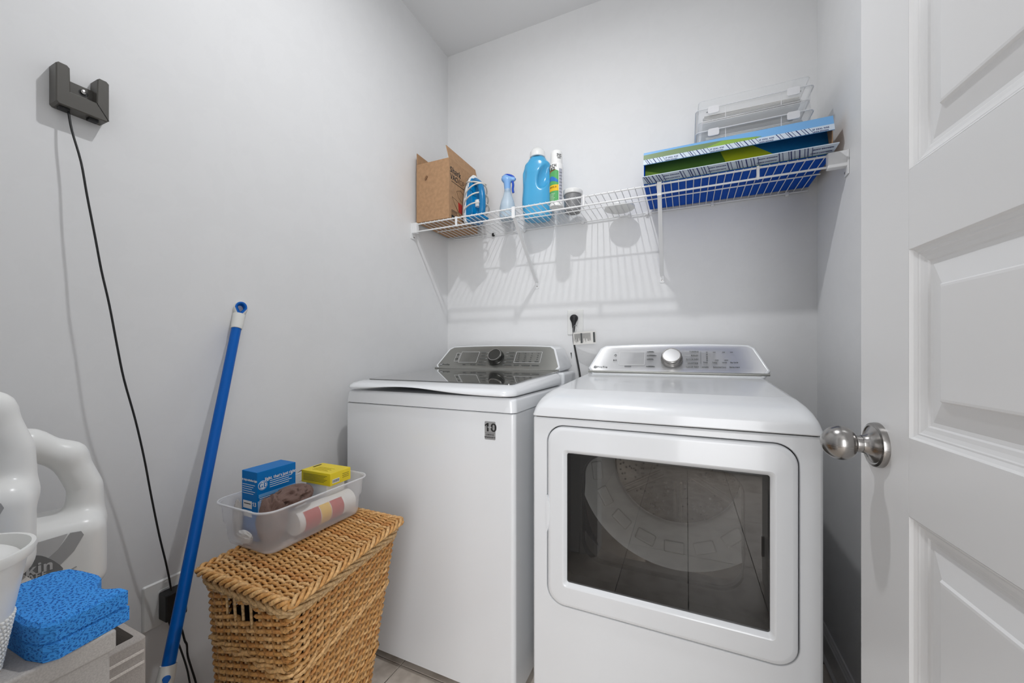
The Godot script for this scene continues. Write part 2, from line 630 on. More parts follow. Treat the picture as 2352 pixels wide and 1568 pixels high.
# ------------------------------------------------------------------ scene
func _ready():
	rng.seed = 4711
	# camera: level, 13.6 mm-like wide lens shifted up a little
	var cam = Camera3D.new()
	cam.name = "camera"
	add_child(cam)
	cam.position = Vector3(0, 1.09, 1.833)
	cam.rotation.y = atan(400.0 / 889.0)
	cam.projection = Camera3D.PROJECTION_FRUSTUM
	cam.near = 0.05
	cam.far = 50.0
	cam.size = 0.05 * 1568.0 / 889.0
	cam.frustum_offset = Vector2(0, 0.05 * 23.0 / 889.0)
	cam.current = true
	var we = WorldEnvironment.new()
	we.name = "world"
	var e = Environment.new()
	e.background_mode = Environment.BG_COLOR
	e.background_color = Color(0.5, 0.5, 0.5)
	e.background_energy_multiplier = 0.2
	e.tonemap_mode = Environment.TONE_MAPPER_LINEAR
	e.tonemap_exposure = EXPOSURE
	e.sdfgi_enabled = true
	e.ssao_enabled = true
	e.ssil_enabled = true
	we.environment = e
	add_child(we)
	make_materials()
	build_lamps()
	build_room()
	build_door()
	build_washer()
	build_dryer()
	build_shelf()
	build_hamper()
	build_carton()
	build_iron()
	build_spray()
	build_softener()
	build_can()
	build_jar()
	build_disc()
	build_bag_box()
	build_cases()
	build_outlets()
	build_charger()
	build_mop()
	build_tub()
	build_corner()
	build_hall_things()

const EXPOSURE := 0.94
const LAMP := Vector3(-0.385, 2.742, 1.045)
const LAMP_POWER := 0.95
const LAMP_SIDE := 0.06
const HALL_PANEL_POWER := 3.9

func build_lamps():
	var t = thing("unseen_ceiling_lamp", "unseen round white ceiling lamp above the laundry floor", "lamp", Vector3(LAMP.x, CEIL, LAMP.z))  # out of view, lights the room and casts the shelf shadows
	var g = Geo.new()
	g.lathe([Vector2(0.036, -0.070), Vector2(0.040, -0.073), Vector2(0.052, -0.068), Vector2(0.056, -0.060), Vector2(0.056, -0.014), Vector2(0.075, -0.008), Vector2(0.078, -0.001)], 48)
	put("trim_ring", g, mats.white_plastic, t)
	g = Geo.new()
	g.lathe([Vector2(0.037, -0.070), Vector2(0, -0.070)], 32)
	var glow = mat(Color(1, 1, 1), 0.5)
	glow.emission_enabled = true
	glow.emission = Color(0.985, 0.99, 1)
	glow.emission_energy_multiplier = 40.0
	put("lens", g, glow, t)
	var l = AreaLight3D.new()
	l.area_size = Vector2(0.045, 0.045)
	l.light_energy = LAMP_POWER
	l.light_color = Color(0.985, 0.99, 1)
	l.area_range = 8.0
	l.area_attenuation = 2.0
	l.shadow_enabled = true
	l.position = Vector3(0, -0.0755, 0)
	l.rotation.x = -PI / 2
	put_node("lens_light", l, t)
	var o = OmniLight3D.new()      # unseen side light below the lens, placed to brighten the ceiling
	o.light_energy = LAMP_SIDE
	o.light_color = l.light_color
	o.light_size = 0.022
	o.omni_range = 8.0
	o.omni_attenuation = 2.0
	o.shadow_enabled = true
	o.position = Vector3(0, -0.088, 0)
	put_node("unseen_side_light", o, t)
	# unseen glowing panel across the hallway behind the camera, placed to light the machine fronts
	var w = structure("unseen_light_panel_1", "unseen hallway light panel behind the camera, lights the machine fronts", Vector3(0.58, 1.25, ZH))
	g = Geo.new()
	g.box(Vector3(0, 0, -0.012), Vector3(1.3, 2.0, 0.012))
	var panel_glow = mat(Color(1, 1, 1), 0.3)
	panel_glow.emission_enabled = true
	panel_glow.emission = Color(0.98, 0.99, 1.0)
	panel_glow.emission_energy_multiplier = 1.2
	put("pane", g, panel_glow, w)
	for q in [[0, 1.03, 1.44, 0.06], [0, -1.03, 1.44, 0.06], [-0.68, 0, 0.06, 2.0], [0.68, 0, 0.06, 2.0], [0, 0, 1.3, 0.03], [0, 0, 0.03, 2.0]]:
		g = Geo.new()
		g.rbox(Vector3(q[0], q[1], -0.015), Vector3(q[2], q[3], 0.03), 0.003, 1)
		put("panel_frame", g, mats.trim, w)
	l = AreaLight3D.new()
	l.area_size = Vector2(1.3, 2.0)
	l.light_energy = HALL_PANEL_POWER
	l.light_color = Color(0.985, 0.99, 1.0)
	l.area_range = 12.0
	l.area_attenuation = 2.0
	l.shadow_enabled = true
	l.position = Vector3(0, 0, -0.035)
	put_node("panel_light", l, w)

# ------------------------------------------------------------------ room shell
func wall_box(called, x0, y0, z0, x1, y1, z1, m = null, label := ""):
	var g = Geo.new()
	g.box(Vector3((x0 + x1) / 2, (y0 + y1) / 2, (z0 + z1) / 2), Vector3(x1 - x0, y1 - y0, z1 - z0))
	return struct_mesh(called, g, m if m else mats.paint, label)

const ZH := 3.7      # far wall of the hallway
func build_room():
	var T = 0.11
	wall_box("wall_back", XL - T, -0.02, -T, XR + T, CEIL + 0.02, 0.0, null, "plain pale grey wall behind the wire shelf")
	wall_box("wall_left", XL - T, -0.02, 0.0, XL, CEIL + 0.02, ZF, null, "plain pale grey wall with charger dock and outlet")
	wall_box("wall_right", XR, -0.02, 0.0, XR + T, CEIL + 0.02, ZF, null, "narrow pale grey wall beside the dryer")
	# front wall with the doorway
	var g = Geo.new()
	var d0 = -0.45; var d1 = 0.35; var dh = 2.06
	g.box(Vector3((XL - T + d0) / 2, CEIL / 2, ZF + T / 2), Vector3(d0 - XL + T, CEIL + 0.04, T))
	g.box(Vector3((XR + T + d1) / 2, CEIL / 2, ZF + T / 2), Vector3(XR + T - d1, CEIL + 0.04, T))
	g.box(Vector3((d0 + d1) / 2, (dh + CEIL) / 2, ZF + T / 2), Vector3(d1 - d0, CEIL - dh, T))
	struct_mesh("wall_front", g, mats.paint, "wall with the open doorway")
	wall_box("ceiling", XL - T, CEIL, -T, XR + T, CEIL + 0.1, ZF + T, mats.ceil, "flat pale grey ceiling")
	# hallway outside the door
	wall_box("wall_hall_left", -2.2 - T, -0.02, ZF + T, -2.2, CEIL + 0.02, ZH)
	wall_box("wall_hall_right", 1.3, -0.02, ZF + T, 1.3 + T, CEIL + 0.02, ZH)
	wall_box("wall_hall_far", -2.2 - T, -0.02, ZH, 1.3 + T, CEIL + 0.02, ZH + T)
	g = Geo.new()
	g.box(Vector3((-2.2 - T + XL - T) / 2, CEIL / 2, ZF + T / 2), Vector3(XL - T + 2.2 + T, CEIL + 0.04, T))
	g.box(Vector3((1.3 + T + XR + T) / 2, CEIL / 2, ZF + T / 2), Vector3(1.3 - XR, CEIL + 0.04, T))
	struct_mesh("wall_hall_near", g, mats.paint)
	wall_box("ceiling_hall", -2.2 - T, CEIL, ZF + T, 1.3 + T, CEIL + 0.1, ZH + T, mats.ceil)
	# jambs and casings of the doorway
	var trim = structure("trim_1", "white painted door casing and jambs")
	g = Geo.new()
	g.rbox(Vector3(d0 + 0.009, dh / 2, ZF + T / 2), Vector3(0.018, dh, T + 0.004), 0.002, 1)
	put("jamb", g, mats.trim, trim)
	g = Geo.new()
	g.rbox(Vector3(d1 - 0.009, dh / 2, ZF + T / 2), Vector3(0.018, dh, T + 0.004), 0.002, 1)
	put("jamb", g, mats.trim, trim)
	g = Geo.new()
	g.rbox(Vector3((d0 + d1) / 2, dh - 0.009, ZF + T / 2), Vector3(d1 - d0 - 0.036, 0.018, T + 0.004), 0.002, 1)
	put("head_jamb", g, mats.trim, trim)
	for z in [[ZF, -1.0], [ZF + T, 1.0]]:
		for s in [[d0 + 0.012, -1.0], [d1 - 0.012, 1.0]]:
			g = Geo.new()
			for q in [[0.0, 0.085, 0.010], [0.012, 0.05, 0.014], [0.058, 0.027, 0.019]]:
				var x0 = s[0] + s[1] * q[0]; var x1 = s[0] + s[1] * (q[0] + q[1])
				g.rbox(Vector3((x0 + x1) / 2, (dh + 0.04) / 2, z[0] + z[1] * q[2] / 2), Vector3(absf(x1 - x0), dh + 0.04, q[2]), 0.003, 1)
			put("casing", g, mats.trim, trim)
		g = Geo.new()
		for q in [[0.0, 0.085, 0.010], [0.012, 0.05, 0.014], [0.058, 0.027, 0.019]]:
			g.rbox(Vector3((d0 + d1) / 2, dh - 0.012 + q[0] + q[1] / 2, z[0] + z[1] * q[2] / 2), Vector3(d1 - d0 - 0.024, q[1], q[2]), 0.003, 1)
		put("head_casing", g, mats.trim, trim)
	# baseboards: tall board, ogee top, shoe moulding
	baseboard("baseboard_left", Vector3(XL, 0, 0), Vector3(XL, 0, ZF), Vector3(1, 0, 0))
	baseboard("baseboard_back", Vector3(XL, 0, 0), Vector3(XR, 0, 0), Vector3(0, 0, 1))
	baseboard("baseboard_right", Vector3(XR, 0, 0), Vector3(XR, 0, ZF), Vector3(-1, 0, 0))
	baseboard("baseboard_front", Vector3(XL, 0, ZF), Vector3(-0.53, 0, ZF), Vector3(0, 0, -1))
	baseboard("baseboard_hall", Vector3(-2.2, 0, ZH), Vector3(1.3, 0, ZH), Vector3(0, 0, -1))
	build_floor()

func baseboard(called, a: Vector3, b: Vector3, out: Vector3):
	var prof = [Vector2(0, 0), Vector2(0.016, 0), Vector2(0.0195, 0.004), Vector2(0.0195, 0.010), Vector2(0.013, 0.018), Vector2(0.012, 0.02), Vector2(0.012, 0.085), Vector2(0.009, 0.09), Vector2(0.009, 0.094), Vector2(0.006, 0.102), Vector2(0.005, 0.108), Vector2(0, 0.108)]
	var g = Geo.new()
	for i in prof.size() - 1:
		var p = prof[i]; var q = prof[i + 1]
		g.quad(a + out * p.x + Vector3.UP * p.y, b + out * p.x + Vector3.UP * p.y, b + out * q.x + Vector3.UP * q.y, a + out * q.x + Vector3.UP * q.y)
	for e in [a, b]:
		var c = e + Vector3.UP * 0.05 + out * 0.006
		for i in prof.size() - 1:
			g.tri(c, e + out * prof[i].x + Vector3.UP * prof[i].y, e + out * prof[i + 1].x + Vector3.UP * prof[i + 1].y)
	struct_mesh(called, g, mats.trim)

func build_floor():
	var fl = structure("floor", "beige stone-look tiled floor")
	var g = Geo.new()
	g.box(Vector3(-0.45, -0.0345, 1.8), Vector3(3.8, 0.064, 4.1))
	var grout = mat(Color(0.74, 0.71, 0.67), 0.9)
	grout.albedo_texture = mats.tcoarse
	triplanar(grout, 3.0, true)
	put("grout", g, grout, fl)
	var ms = []
	for k in 3:
		var m = mat(Color(0.90, 0.865, 0.825).darkened(0.02 * k), 0.42)
		var im = noise_image(256, 0.014 + 0.004 * k, 5, 300 + k)
		m.albedo_texture = ramp(im, Color(0.80, 0.78, 0.76), Color(0.95, 0.94, 0.93), Color(1, 1, 1))
		m.uv1_offset = Vector3(0.31 * k, 0.17 * k, 0.43 * k)
		triplanar(m, 1.7, true)
		ms.append(m)
	var tw = 0.305; var tl = 0.61
	var tm = Geo.new()
	tm.rbox(Vector3(0, -0.005, 0), Vector3(tw - 0.003, 0.01, tl - 0.003), 0.0012, 1)
	var mesh = tm.mesh()
	var k = 0
	for i in range(-4, 8):
		for j in range(-2, 6):
			var x = -0.906 + tw * (i + 0.5)
			var z = 0.763 + tl * (j + 0.5)
			if x < -2.2 or x > 1.35 or z < -0.15 or z > 3.75: continue
			if z < ZF and (x < XL - 0.16 or x > XR + 0.16): continue
			k += 1
			put_mesh("tile", mesh, ms[(i * 5 + j * 3 + 40) % 3], fl, Transform3D(Basis(), Vector3(x, 0, z)))

# ------------------------------------------------------------------ door leaf, opened into the room
func build_door():
	var d = structure("door_1", "open white painted door with five recessed panels and satin steel knob", Vector3(0.3215, 0.012, 1.757))
	# local: x along the leaf from hinge (0) to latch (W), y up, z out of the face that the camera sees
	var dirx = Vector3(-0.0698, 0, -0.9976)
	var out = Vector3(-0.9976, 0, 0.0698)
	d.basis = Basis(dirx, Vector3.UP, out)
	var W = 0.762; var H = 2.03; var TH = 0.035
	var st = 0.132
	var rows = [[0.230, 0.488], [0.595, 0.853], [0.960, 1.217], [1.326, 1.583], [1.690, 1.94]]
	var m = mats.trim
	var g = Geo.new()
	g.box(Vector3(W / 2, H / 2, -TH / 2), Vector3(W - 0.004, H - 0.004, TH - 0.026))
	put("core", g, m, d)
	for s in [[0.0, st], [W - st, W]]:
		g = Geo.new()
		g.rbox(Vector3((s[0] + s[1]) / 2, H / 2, -TH / 2), Vector3(s[1] - s[0], H, TH), 0.0015, 1)
		put("stile", g, m, d)
	var ys = [0.0]
	for r in rows: ys.append(r[0]); ys.append(r[1])
	ys.append(H)
	for i in range(0, ys.size(), 2):
		g = Geo.new()
		g.rbox(Vector3(W / 2, (ys[i] + ys[i + 1]) / 2, -TH / 2), Vector3(W - 2 * st + 0.0004, ys[i + 1] - ys[i], TH), 0.0004, 1)
		put("rail", g, m, d)
	var pr = [[0.0, 0.0], [0.002, -0.004], [0.006, -0.0062], [0.008, -0.0062], [0.0095, -0.0075], [0.014, -0.0092], [0.019, -0.0100], [0.021, -0.0118], [0.026, -0.0122], [0.055, -0.0050], [0.057, -0.0020], [0.060, -0.0015]]
	for r in rows:
		g = Geo.new()
		for sd in [1.0, -1.0]:
			g.xf = Transform3D.IDENTITY if sd > 0 else Transform3D(Basis(Vector3(-1, 0, 0), Vector3.UP, Vector3(0, 0, -1)), Vector3(W, 0, -TH))
			for i in pr.size() - 1:
				var a = pr[i]; var b = pr[i + 1]
				var A = [Vector3(st + a[0], r[0] + a[0], a[1]), Vector3(W - st - a[0], r[0] + a[0], a[1]), Vector3(W - st - a[0], r[1] - a[0], a[1]), Vector3(st + a[0], r[1] - a[0], a[1])]
				var B = [Vector3(st + b[0], r[0] + b[0], b[1]), Vector3(W - st - b[0], r[0] + b[0], b[1]), Vector3(W - st - b[0], r[1] - b[0], b[1]), Vector3(st + b[0], r[1] - b[0], b[1])]
				for k in 4: g.quad(A[k], A[(k + 1) % 4], B[(k + 1) % 4], B[k])
			var o = pr[pr.size() - 1]
			g.quad(Vector3(st + o[0], r[0] + o[0], o[1]), Vector3(W - st - o[0], r[0] + o[0], o[1]), Vector3(W - st - o[0], r[1] - o[0], o[1]), Vector3(st + o[0], r[1] - o[0], o[1]))
		put("panel", g, m, d)
	# knobs, both sides
	for sd in [1.0, -1.0]:
		g = Geo.new()
		g.xf = Transform3D(Basis(Vector3(1, 0, 0), Vector3(0, 0, sd), Vector3(0, -sd, 0)), Vector3(W - 0.055, 0.933, 0.0 if sd > 0 else -TH))
		g.lathe([Vector2(0.0345, 0), Vector2(0.0345, 0.004), Vector2(0.0335, 0.0075), Vector2(0.030, 0.0085), Vector2(0.028, 0.0075), Vector2(0.026, 0.0085), Vector2(0.019, 0.012), Vector2(0.0145, 0.017), Vector2(0.0132, 0.022)], 48)
		var ro = put("rosette", g, mats.brushed, d, "round satin steel rosette")
		g = Geo.new()
		g.xf = Transform3D(Basis(Vector3(1, 0, 0), Vector3(0, 0, sd), Vector3(0, -sd, 0)), Vector3(W - 0.055, 0.933, 0.0 if sd > 0 else -TH))
		var prof = [Vector2(0.0128, 0.018), Vector2(0.0128, 0.028)]
		for k in 17:
			var a = PI * (0.14 + 0.86 * k / 16.0)
			prof.append(Vector2(0.0268 * sin(a) * (1.0 + 0.10 * cos(a)), 0.0505 - 0.0235 * cos(a)))
		prof[prof.size() - 1].x = 0.0
		g.lathe(prof, 48)
		put("knob", g, mats.brushed, d, "egg-shaped satin steel knob")
	g = Geo.new()
	g.rbox(Vector3(W - 0.0005, 0.933, -TH / 2), Vector3(0.003, 0.057, 0.025), 0.001, 1)
	put("latch_plate", g, mats.brushed, d)
	for y in [0.2, 1.0, 1.83]:
		g = Geo.new()
		g.tube([Vector3(-0.006, y - 0.045, 0.006), Vector3(-0.006, y + 0.045, 0.006)], 0.006, 10)
		put("hinge", g, mats.brushed, d)

# ------------------------------------------------------------------ appliances
func G(at: Vector3) -> Geo:
	var g = Geo.new()
	g.xf = Transform3D(Basis(), -at)
	return g

func outline(x0, z0, x1, z1, r, seg := 6):   # rectangle seen from above
	return rrect(x0, -z1, x1, -z0, r, seg)

func console(t: Node3D, at: Vector3, org: Vector3, shell, face, bar, is_dryer: bool):
	var V = Vector3(0, 0.109, -0.08).normalized()
	var N = Vector3(1, 0, 0).cross(V)
	var base = [Vector2(-0.331, -0.006), Vector2(0.331, -0.006)]
	for k in 9:
		var u = 1.0 - k / 4.0
		base.append(Vector2(0.277 * u, 0.147 - 0.009 * u * u))
	var poly = PackedVector2Array(base)
	var inn = Geometry2D.offset_polygon(poly, -0.022, Geometry2D.JOIN_MITER)[0]
	var rounded = Geometry2D.offset_polygon(inn, 0.022, Geometry2D.JOIN_ROUND)[0]
	var area = 0.0
	for i in rounded.size(): area += rounded[i].cross(rounded[(i + 1) % rounded.size()])
	if area < 0: rounded.reverse()
	var cc = Vector2(0, 0.066)
	var ringat = func(sc: Vector2, off: float, back := -1.0):
		var a = []
		for p in rounded:
			var q = cc + (p - cc) * sc
			var w = org + Vector3(q.x, 0, 0) + V * q.y + N * off
			if back >= 0.0: w.z = back
			a.append(w)
		return a
	var g = G(at)
	var r0 = ringat.call(Vector2(0.995, 0.99), 0.0, 0.045)
	var r1 = ringat.call(Vector2(1.0, 1.0), -0.012)
	var r2 = ringat.call(Vector2(0.998, 0.995), -0.003)
	var r3 = ringat.call(Vector2(0.990, 0.972), 0.0005)
	var r4 = ringat.call(Vector2(0.975, 0.935), 0.0008)
	var r5 = ringat.call(Vector2(0.966, 0.915), -0.0008)
	g.loft([r0, r1], true, true)
	g.loft([r1, r2, r3, r4, r5])
	var c = put("console", g, shell, t)
	g = G(at)
	g.loft([ringat.call(Vector2(0.968, 0.918), -0.002), ringat.call(Vector2(0.966, 0.915), 0.0)], true)
	g.loft([ringat.call(Vector2(0.966, 0.915), 0.0), ringat.call(Vector2(0.0, 0.0), 0.0)])
	var f = put("fascia", g, face, c, "brushed metal control fascia")
	# lip along the foot of the fascia
	g = G(at)
	var lip = []
	g.tube([org + Vector3(-0.316, 0, 0) + V * 0.006 + N * 0.002, org + Vector3(0.316, 0, 0) + V * 0.006 + N * 0.002], 0.0045, 10)
	put("fascia_lip", g, bar, c)
	var P = Transform3D(Basis(Vector3(1, 0, 0), V, N), org - at)
	var on = func(x, s, h := 0.0008): return P * Transform3D(Basis(), Vector3(x, s, h))
	# knob
	g = Geo.new()
	g.xf = P * Transform3D(Basis(Vector3(1, 0, 0), Vector3(0, 0, 1), Vector3(0, -1, 0)), Vector3(0, 0.072, 0))
	var kr = 0.0365
	g.lathe([Vector2(kr + 0.003, 0.0), Vector2(kr + 0.003, 0.003), Vector2(kr + 0.001, 0.005), Vector2(kr, 0.020), Vector2(kr - 0.002, 0.024), Vector2(kr - 0.006, 0.026), Vector2(kr - 0.0085, 0.0255)], 48)
	var kn = put("knob", g, mats.brushed if is_dryer else mats.knob_dark, c, "round metal dial")
	g = Geo.new()
	g.xf = P * Transform3D(Basis(Vector3(1, 0, 0), Vector3(0, 0, 1), Vector3(0, -1, 0)), Vector3(0, 0.072, 0))
	g.lathe([Vector2(kr - 0.004, 0.0245), Vector2(kr - 0.004, 0.0275), Vector2(kr - 0.0065, 0.0275), Vector2(kr - 0.0065, 0.0245)], 48)
	put("knob_ring", g, mats.steel, kn)
	g = Geo.new()
	g.xf = P * Transform3D(Basis(Vector3(1, 0, 0), Vector3(0, 0, 1), Vector3(0, -1, 0)), Vector3(0, 0.072, 0))
	g.lathe([Vector2(kr - 0.006, 0.026), Vector2(0.012, 0.0262), Vector2(0, 0.0262)], 48)
	put("knob_cap", g, mats.dial_face if is_dryer else mats.knob_dark, kn)
	# marks
	var ink = mats.ink_grey
	var white = mats.line_white
	var bars = func(list, m, called):
		var q = Geo.new()
		for b in list:
			q.xf = on.call(b[0], b[1])
			q.box(Vector3.ZERO, Vector3(b[2], b[3], 0.0006))
		var pm = put(called, q, m, f)
		if list.size() > 4: pm.set_meta("kind", "stuff")
	var rect = func(x0, s0, x1, s1, w, m, called):
		bars.call([[(x0 + x1) / 2, s0, x1 - x0, w], [(x0 + x1) / 2, s1, x1 - x0, w], [x0, (s0 + s1) / 2, w, s1 - s0], [x1, (s0 + s1) / 2, w, s1 - s0]], m, called)
	# monogram and name
	g = Geo.new()
	g.xf = on.call(-0.291, 0.0285, 0.0)
	g.prism(rrect(-0.0068, -0.0062, 0.0068, 0.0062, 0.005, 6), 0.0, 0.0008)
	put("emblem", g, mats.ink_grey, f)
	lettering("GE", 0.0072, white, f, on.call(-0.291, 0.0285, 0.001), true, 1.0, true, "emblem_lettering")
	lettering("Profile", 0.0085, ink, f, on.call(-0.263, 0.0285), false, 1.25)
	rect.call(-0.198, 0.043, -0.099, 0.105, 0.0012, white, "display_frame")
	if is_dryer:
		rect.call(-0.224, 0.054, -0.205, 0.102, 0.0007, white, "button_frame")
	else:
		rect.call(-0.224, 0.048, -0.203, 0.097, 0.0010, white, "button_frame")
		rect.call(0.096, 0.045, 0.222, 0.105, 0.0012, white, "option_frame")
	g = Geo.new()
	g.xf = on.call(-0.2145, 0.0885)
	var circ = []
	for k in 20: circ.append(Vector3(0.0042 * cos(TAU * k / 20 + 0.3), 0.0042 * sin(TAU * k / 20 + 0.3), 0))
	g.tube(circ, 0.0006, 5, true)
	g.box(Vector3(0, 0.0035, 0), Vector3(0.0009, 0.004, 0.001))
	put("power_mark", g, ink, f)
	g = Geo.new()
	g.xf = on.call(-0.2145, 0.0635)
	g.prism(PackedVector2Array([Vector2(-0.006, -0.004), Vector2(-0.0005, 0), Vector2(-0.006, 0.004)]), 0, 0.0006)
	g.box(Vector3(0.0025, 0, 0.0003), Vector3(0.0014, 0.007, 0.0006))
	g.box(Vector3(0.0055, 0, 0.0003), Vector3(0.0014, 0.007, 0.0006))
	put("play_mark", g, mats.ink, f)
	if is_dryer:
		var R = [["TUMBLE", 0.107], ["BULKY", 0.089], ["QUICK DRY", 0.071], ["SANITIZE", 0.0535], ["TIMED DRY", 0.036]]
		for q in R:
			lettering(q[0], 0.0052, ink, f, on.call(0.091 - 0.0021 * q[0].length(), q[1]), true, 1.15)
			bars.call([[0.058, q[1], 0.022, 0.0005]], white, "tick")
		var lw = []
		for q in [[0.106, 0.026], [0.088, 0.036], [0.070, 0.026], [0.035, 0.032]]:
			lw.append([-0.092 + q[1] / 2, q[0], q[1], 0.0024]); lw.append([-0.092 + q[1] / 2 + 0.002, q[0] + 0.0022, q[1] * 0.6, 0.0008])
		bars.call(lw, ink, "faded_words")
		bars.call([[0.102, 0.079, 0.0007, 0.058]], ink, "divider")
		for q in [["Time", 0.1172, 0.057], ["Temp", 0.148, 0.057], ["Level", 0.1794, 0.0575], ["My Cycle", 0.2107, 0.058], ["wrinkle", 0.116, 0.036], ["Extended Care", 0.163, 0.0365], ["Damp Alert", 0.211, 0.037]]:
			lettering(q[0], 0.0048, ink, f, on.call(q[1], q[2]), true, 0.9)
		var leds = []
		for k in 5: leds.append([0.123, 0.0675 + 0.0091 * k, 0.005, 0.0022])
		for x in [0.148, 0.179, 0.205]: leds.append([x, 0.104, 0.009, 0.0016])
		for x in [0.155, 0.186]: leds.append([x, 0.068, 0.012, 0.0016])
		bars.call(leds, ink, "indicator_marks")
		bars.call([[-0.1616, 0.035, 0.026, 0.0022]], ink, "faded_word")
	else:
		var lw = []
		for q in [[-0.076, 0.101, 0.024], [-0.075, 0.084, 0.022], [-0.072, 0.066, 0.032], [-0.076, 0.048, 0.02], [-0.066, 0.0315, 0.044], [0.0722, 0.102, 0.028], [0.0755, 0.084, 0.018], [0.068, 0.067, 0.044], [0.0705, 0.05, 0.028], [0.068, 0.032, 0.042], [-0.1613, 0.031, 0.015], [0.1121, 0.032, 0.024], [0.1585, 0.0315, 0.04], [0.2036, 0.0315, 0.034], [0.112, 0.052, 0.016], [0.143, 0.052, 0.012], [0.174, 0.052, 0.012], [0.205, 0.052, 0.018]]:
			lw.append([q[0], q[1], q[2], 0.0024])
		bars.call(lw, ink, "faded_words")
		lettering("My Cycle", 0.0048, ink, f, on.call(-0.1123, 0.031), true, 1.0)
		var tk = []
		for s in [0.101, 0.084, 0.066, 0.048, 0.0315]:
			tk.append([-0.051, s, 0.012, 0.0006]); tk.append([0.051, s, 0.012, 0.0006])
		bars.call(tk, white, "tick_marks")
		var dots = []
		for i in 4:
			for j in 4: dots.append([0.112 + 0.031 * i, 0.064 + 0.011 * j, 0.006, 0.0012])
		bars.call(dots, ink, "indicator_marks")
	return c

func cabinet_feet(t, at, x0, x1, z0, z1, h):
	for x in [x0, x1]:
		for z in [z0, z1]:
			var g = G(at)
			g.xf = Transform3D(Basis(), Vector3(x, 0, z) - at)
			g.lathe([Vector2(0, 0.0005), Vector2(0.022, 0.0005), Vector2(0.022, 0.008), Vector2(0.010, 0.012), Vector2(0.010, h), Vector2(0, h)], 16)
			put("foot", g, mats.rubber, t)

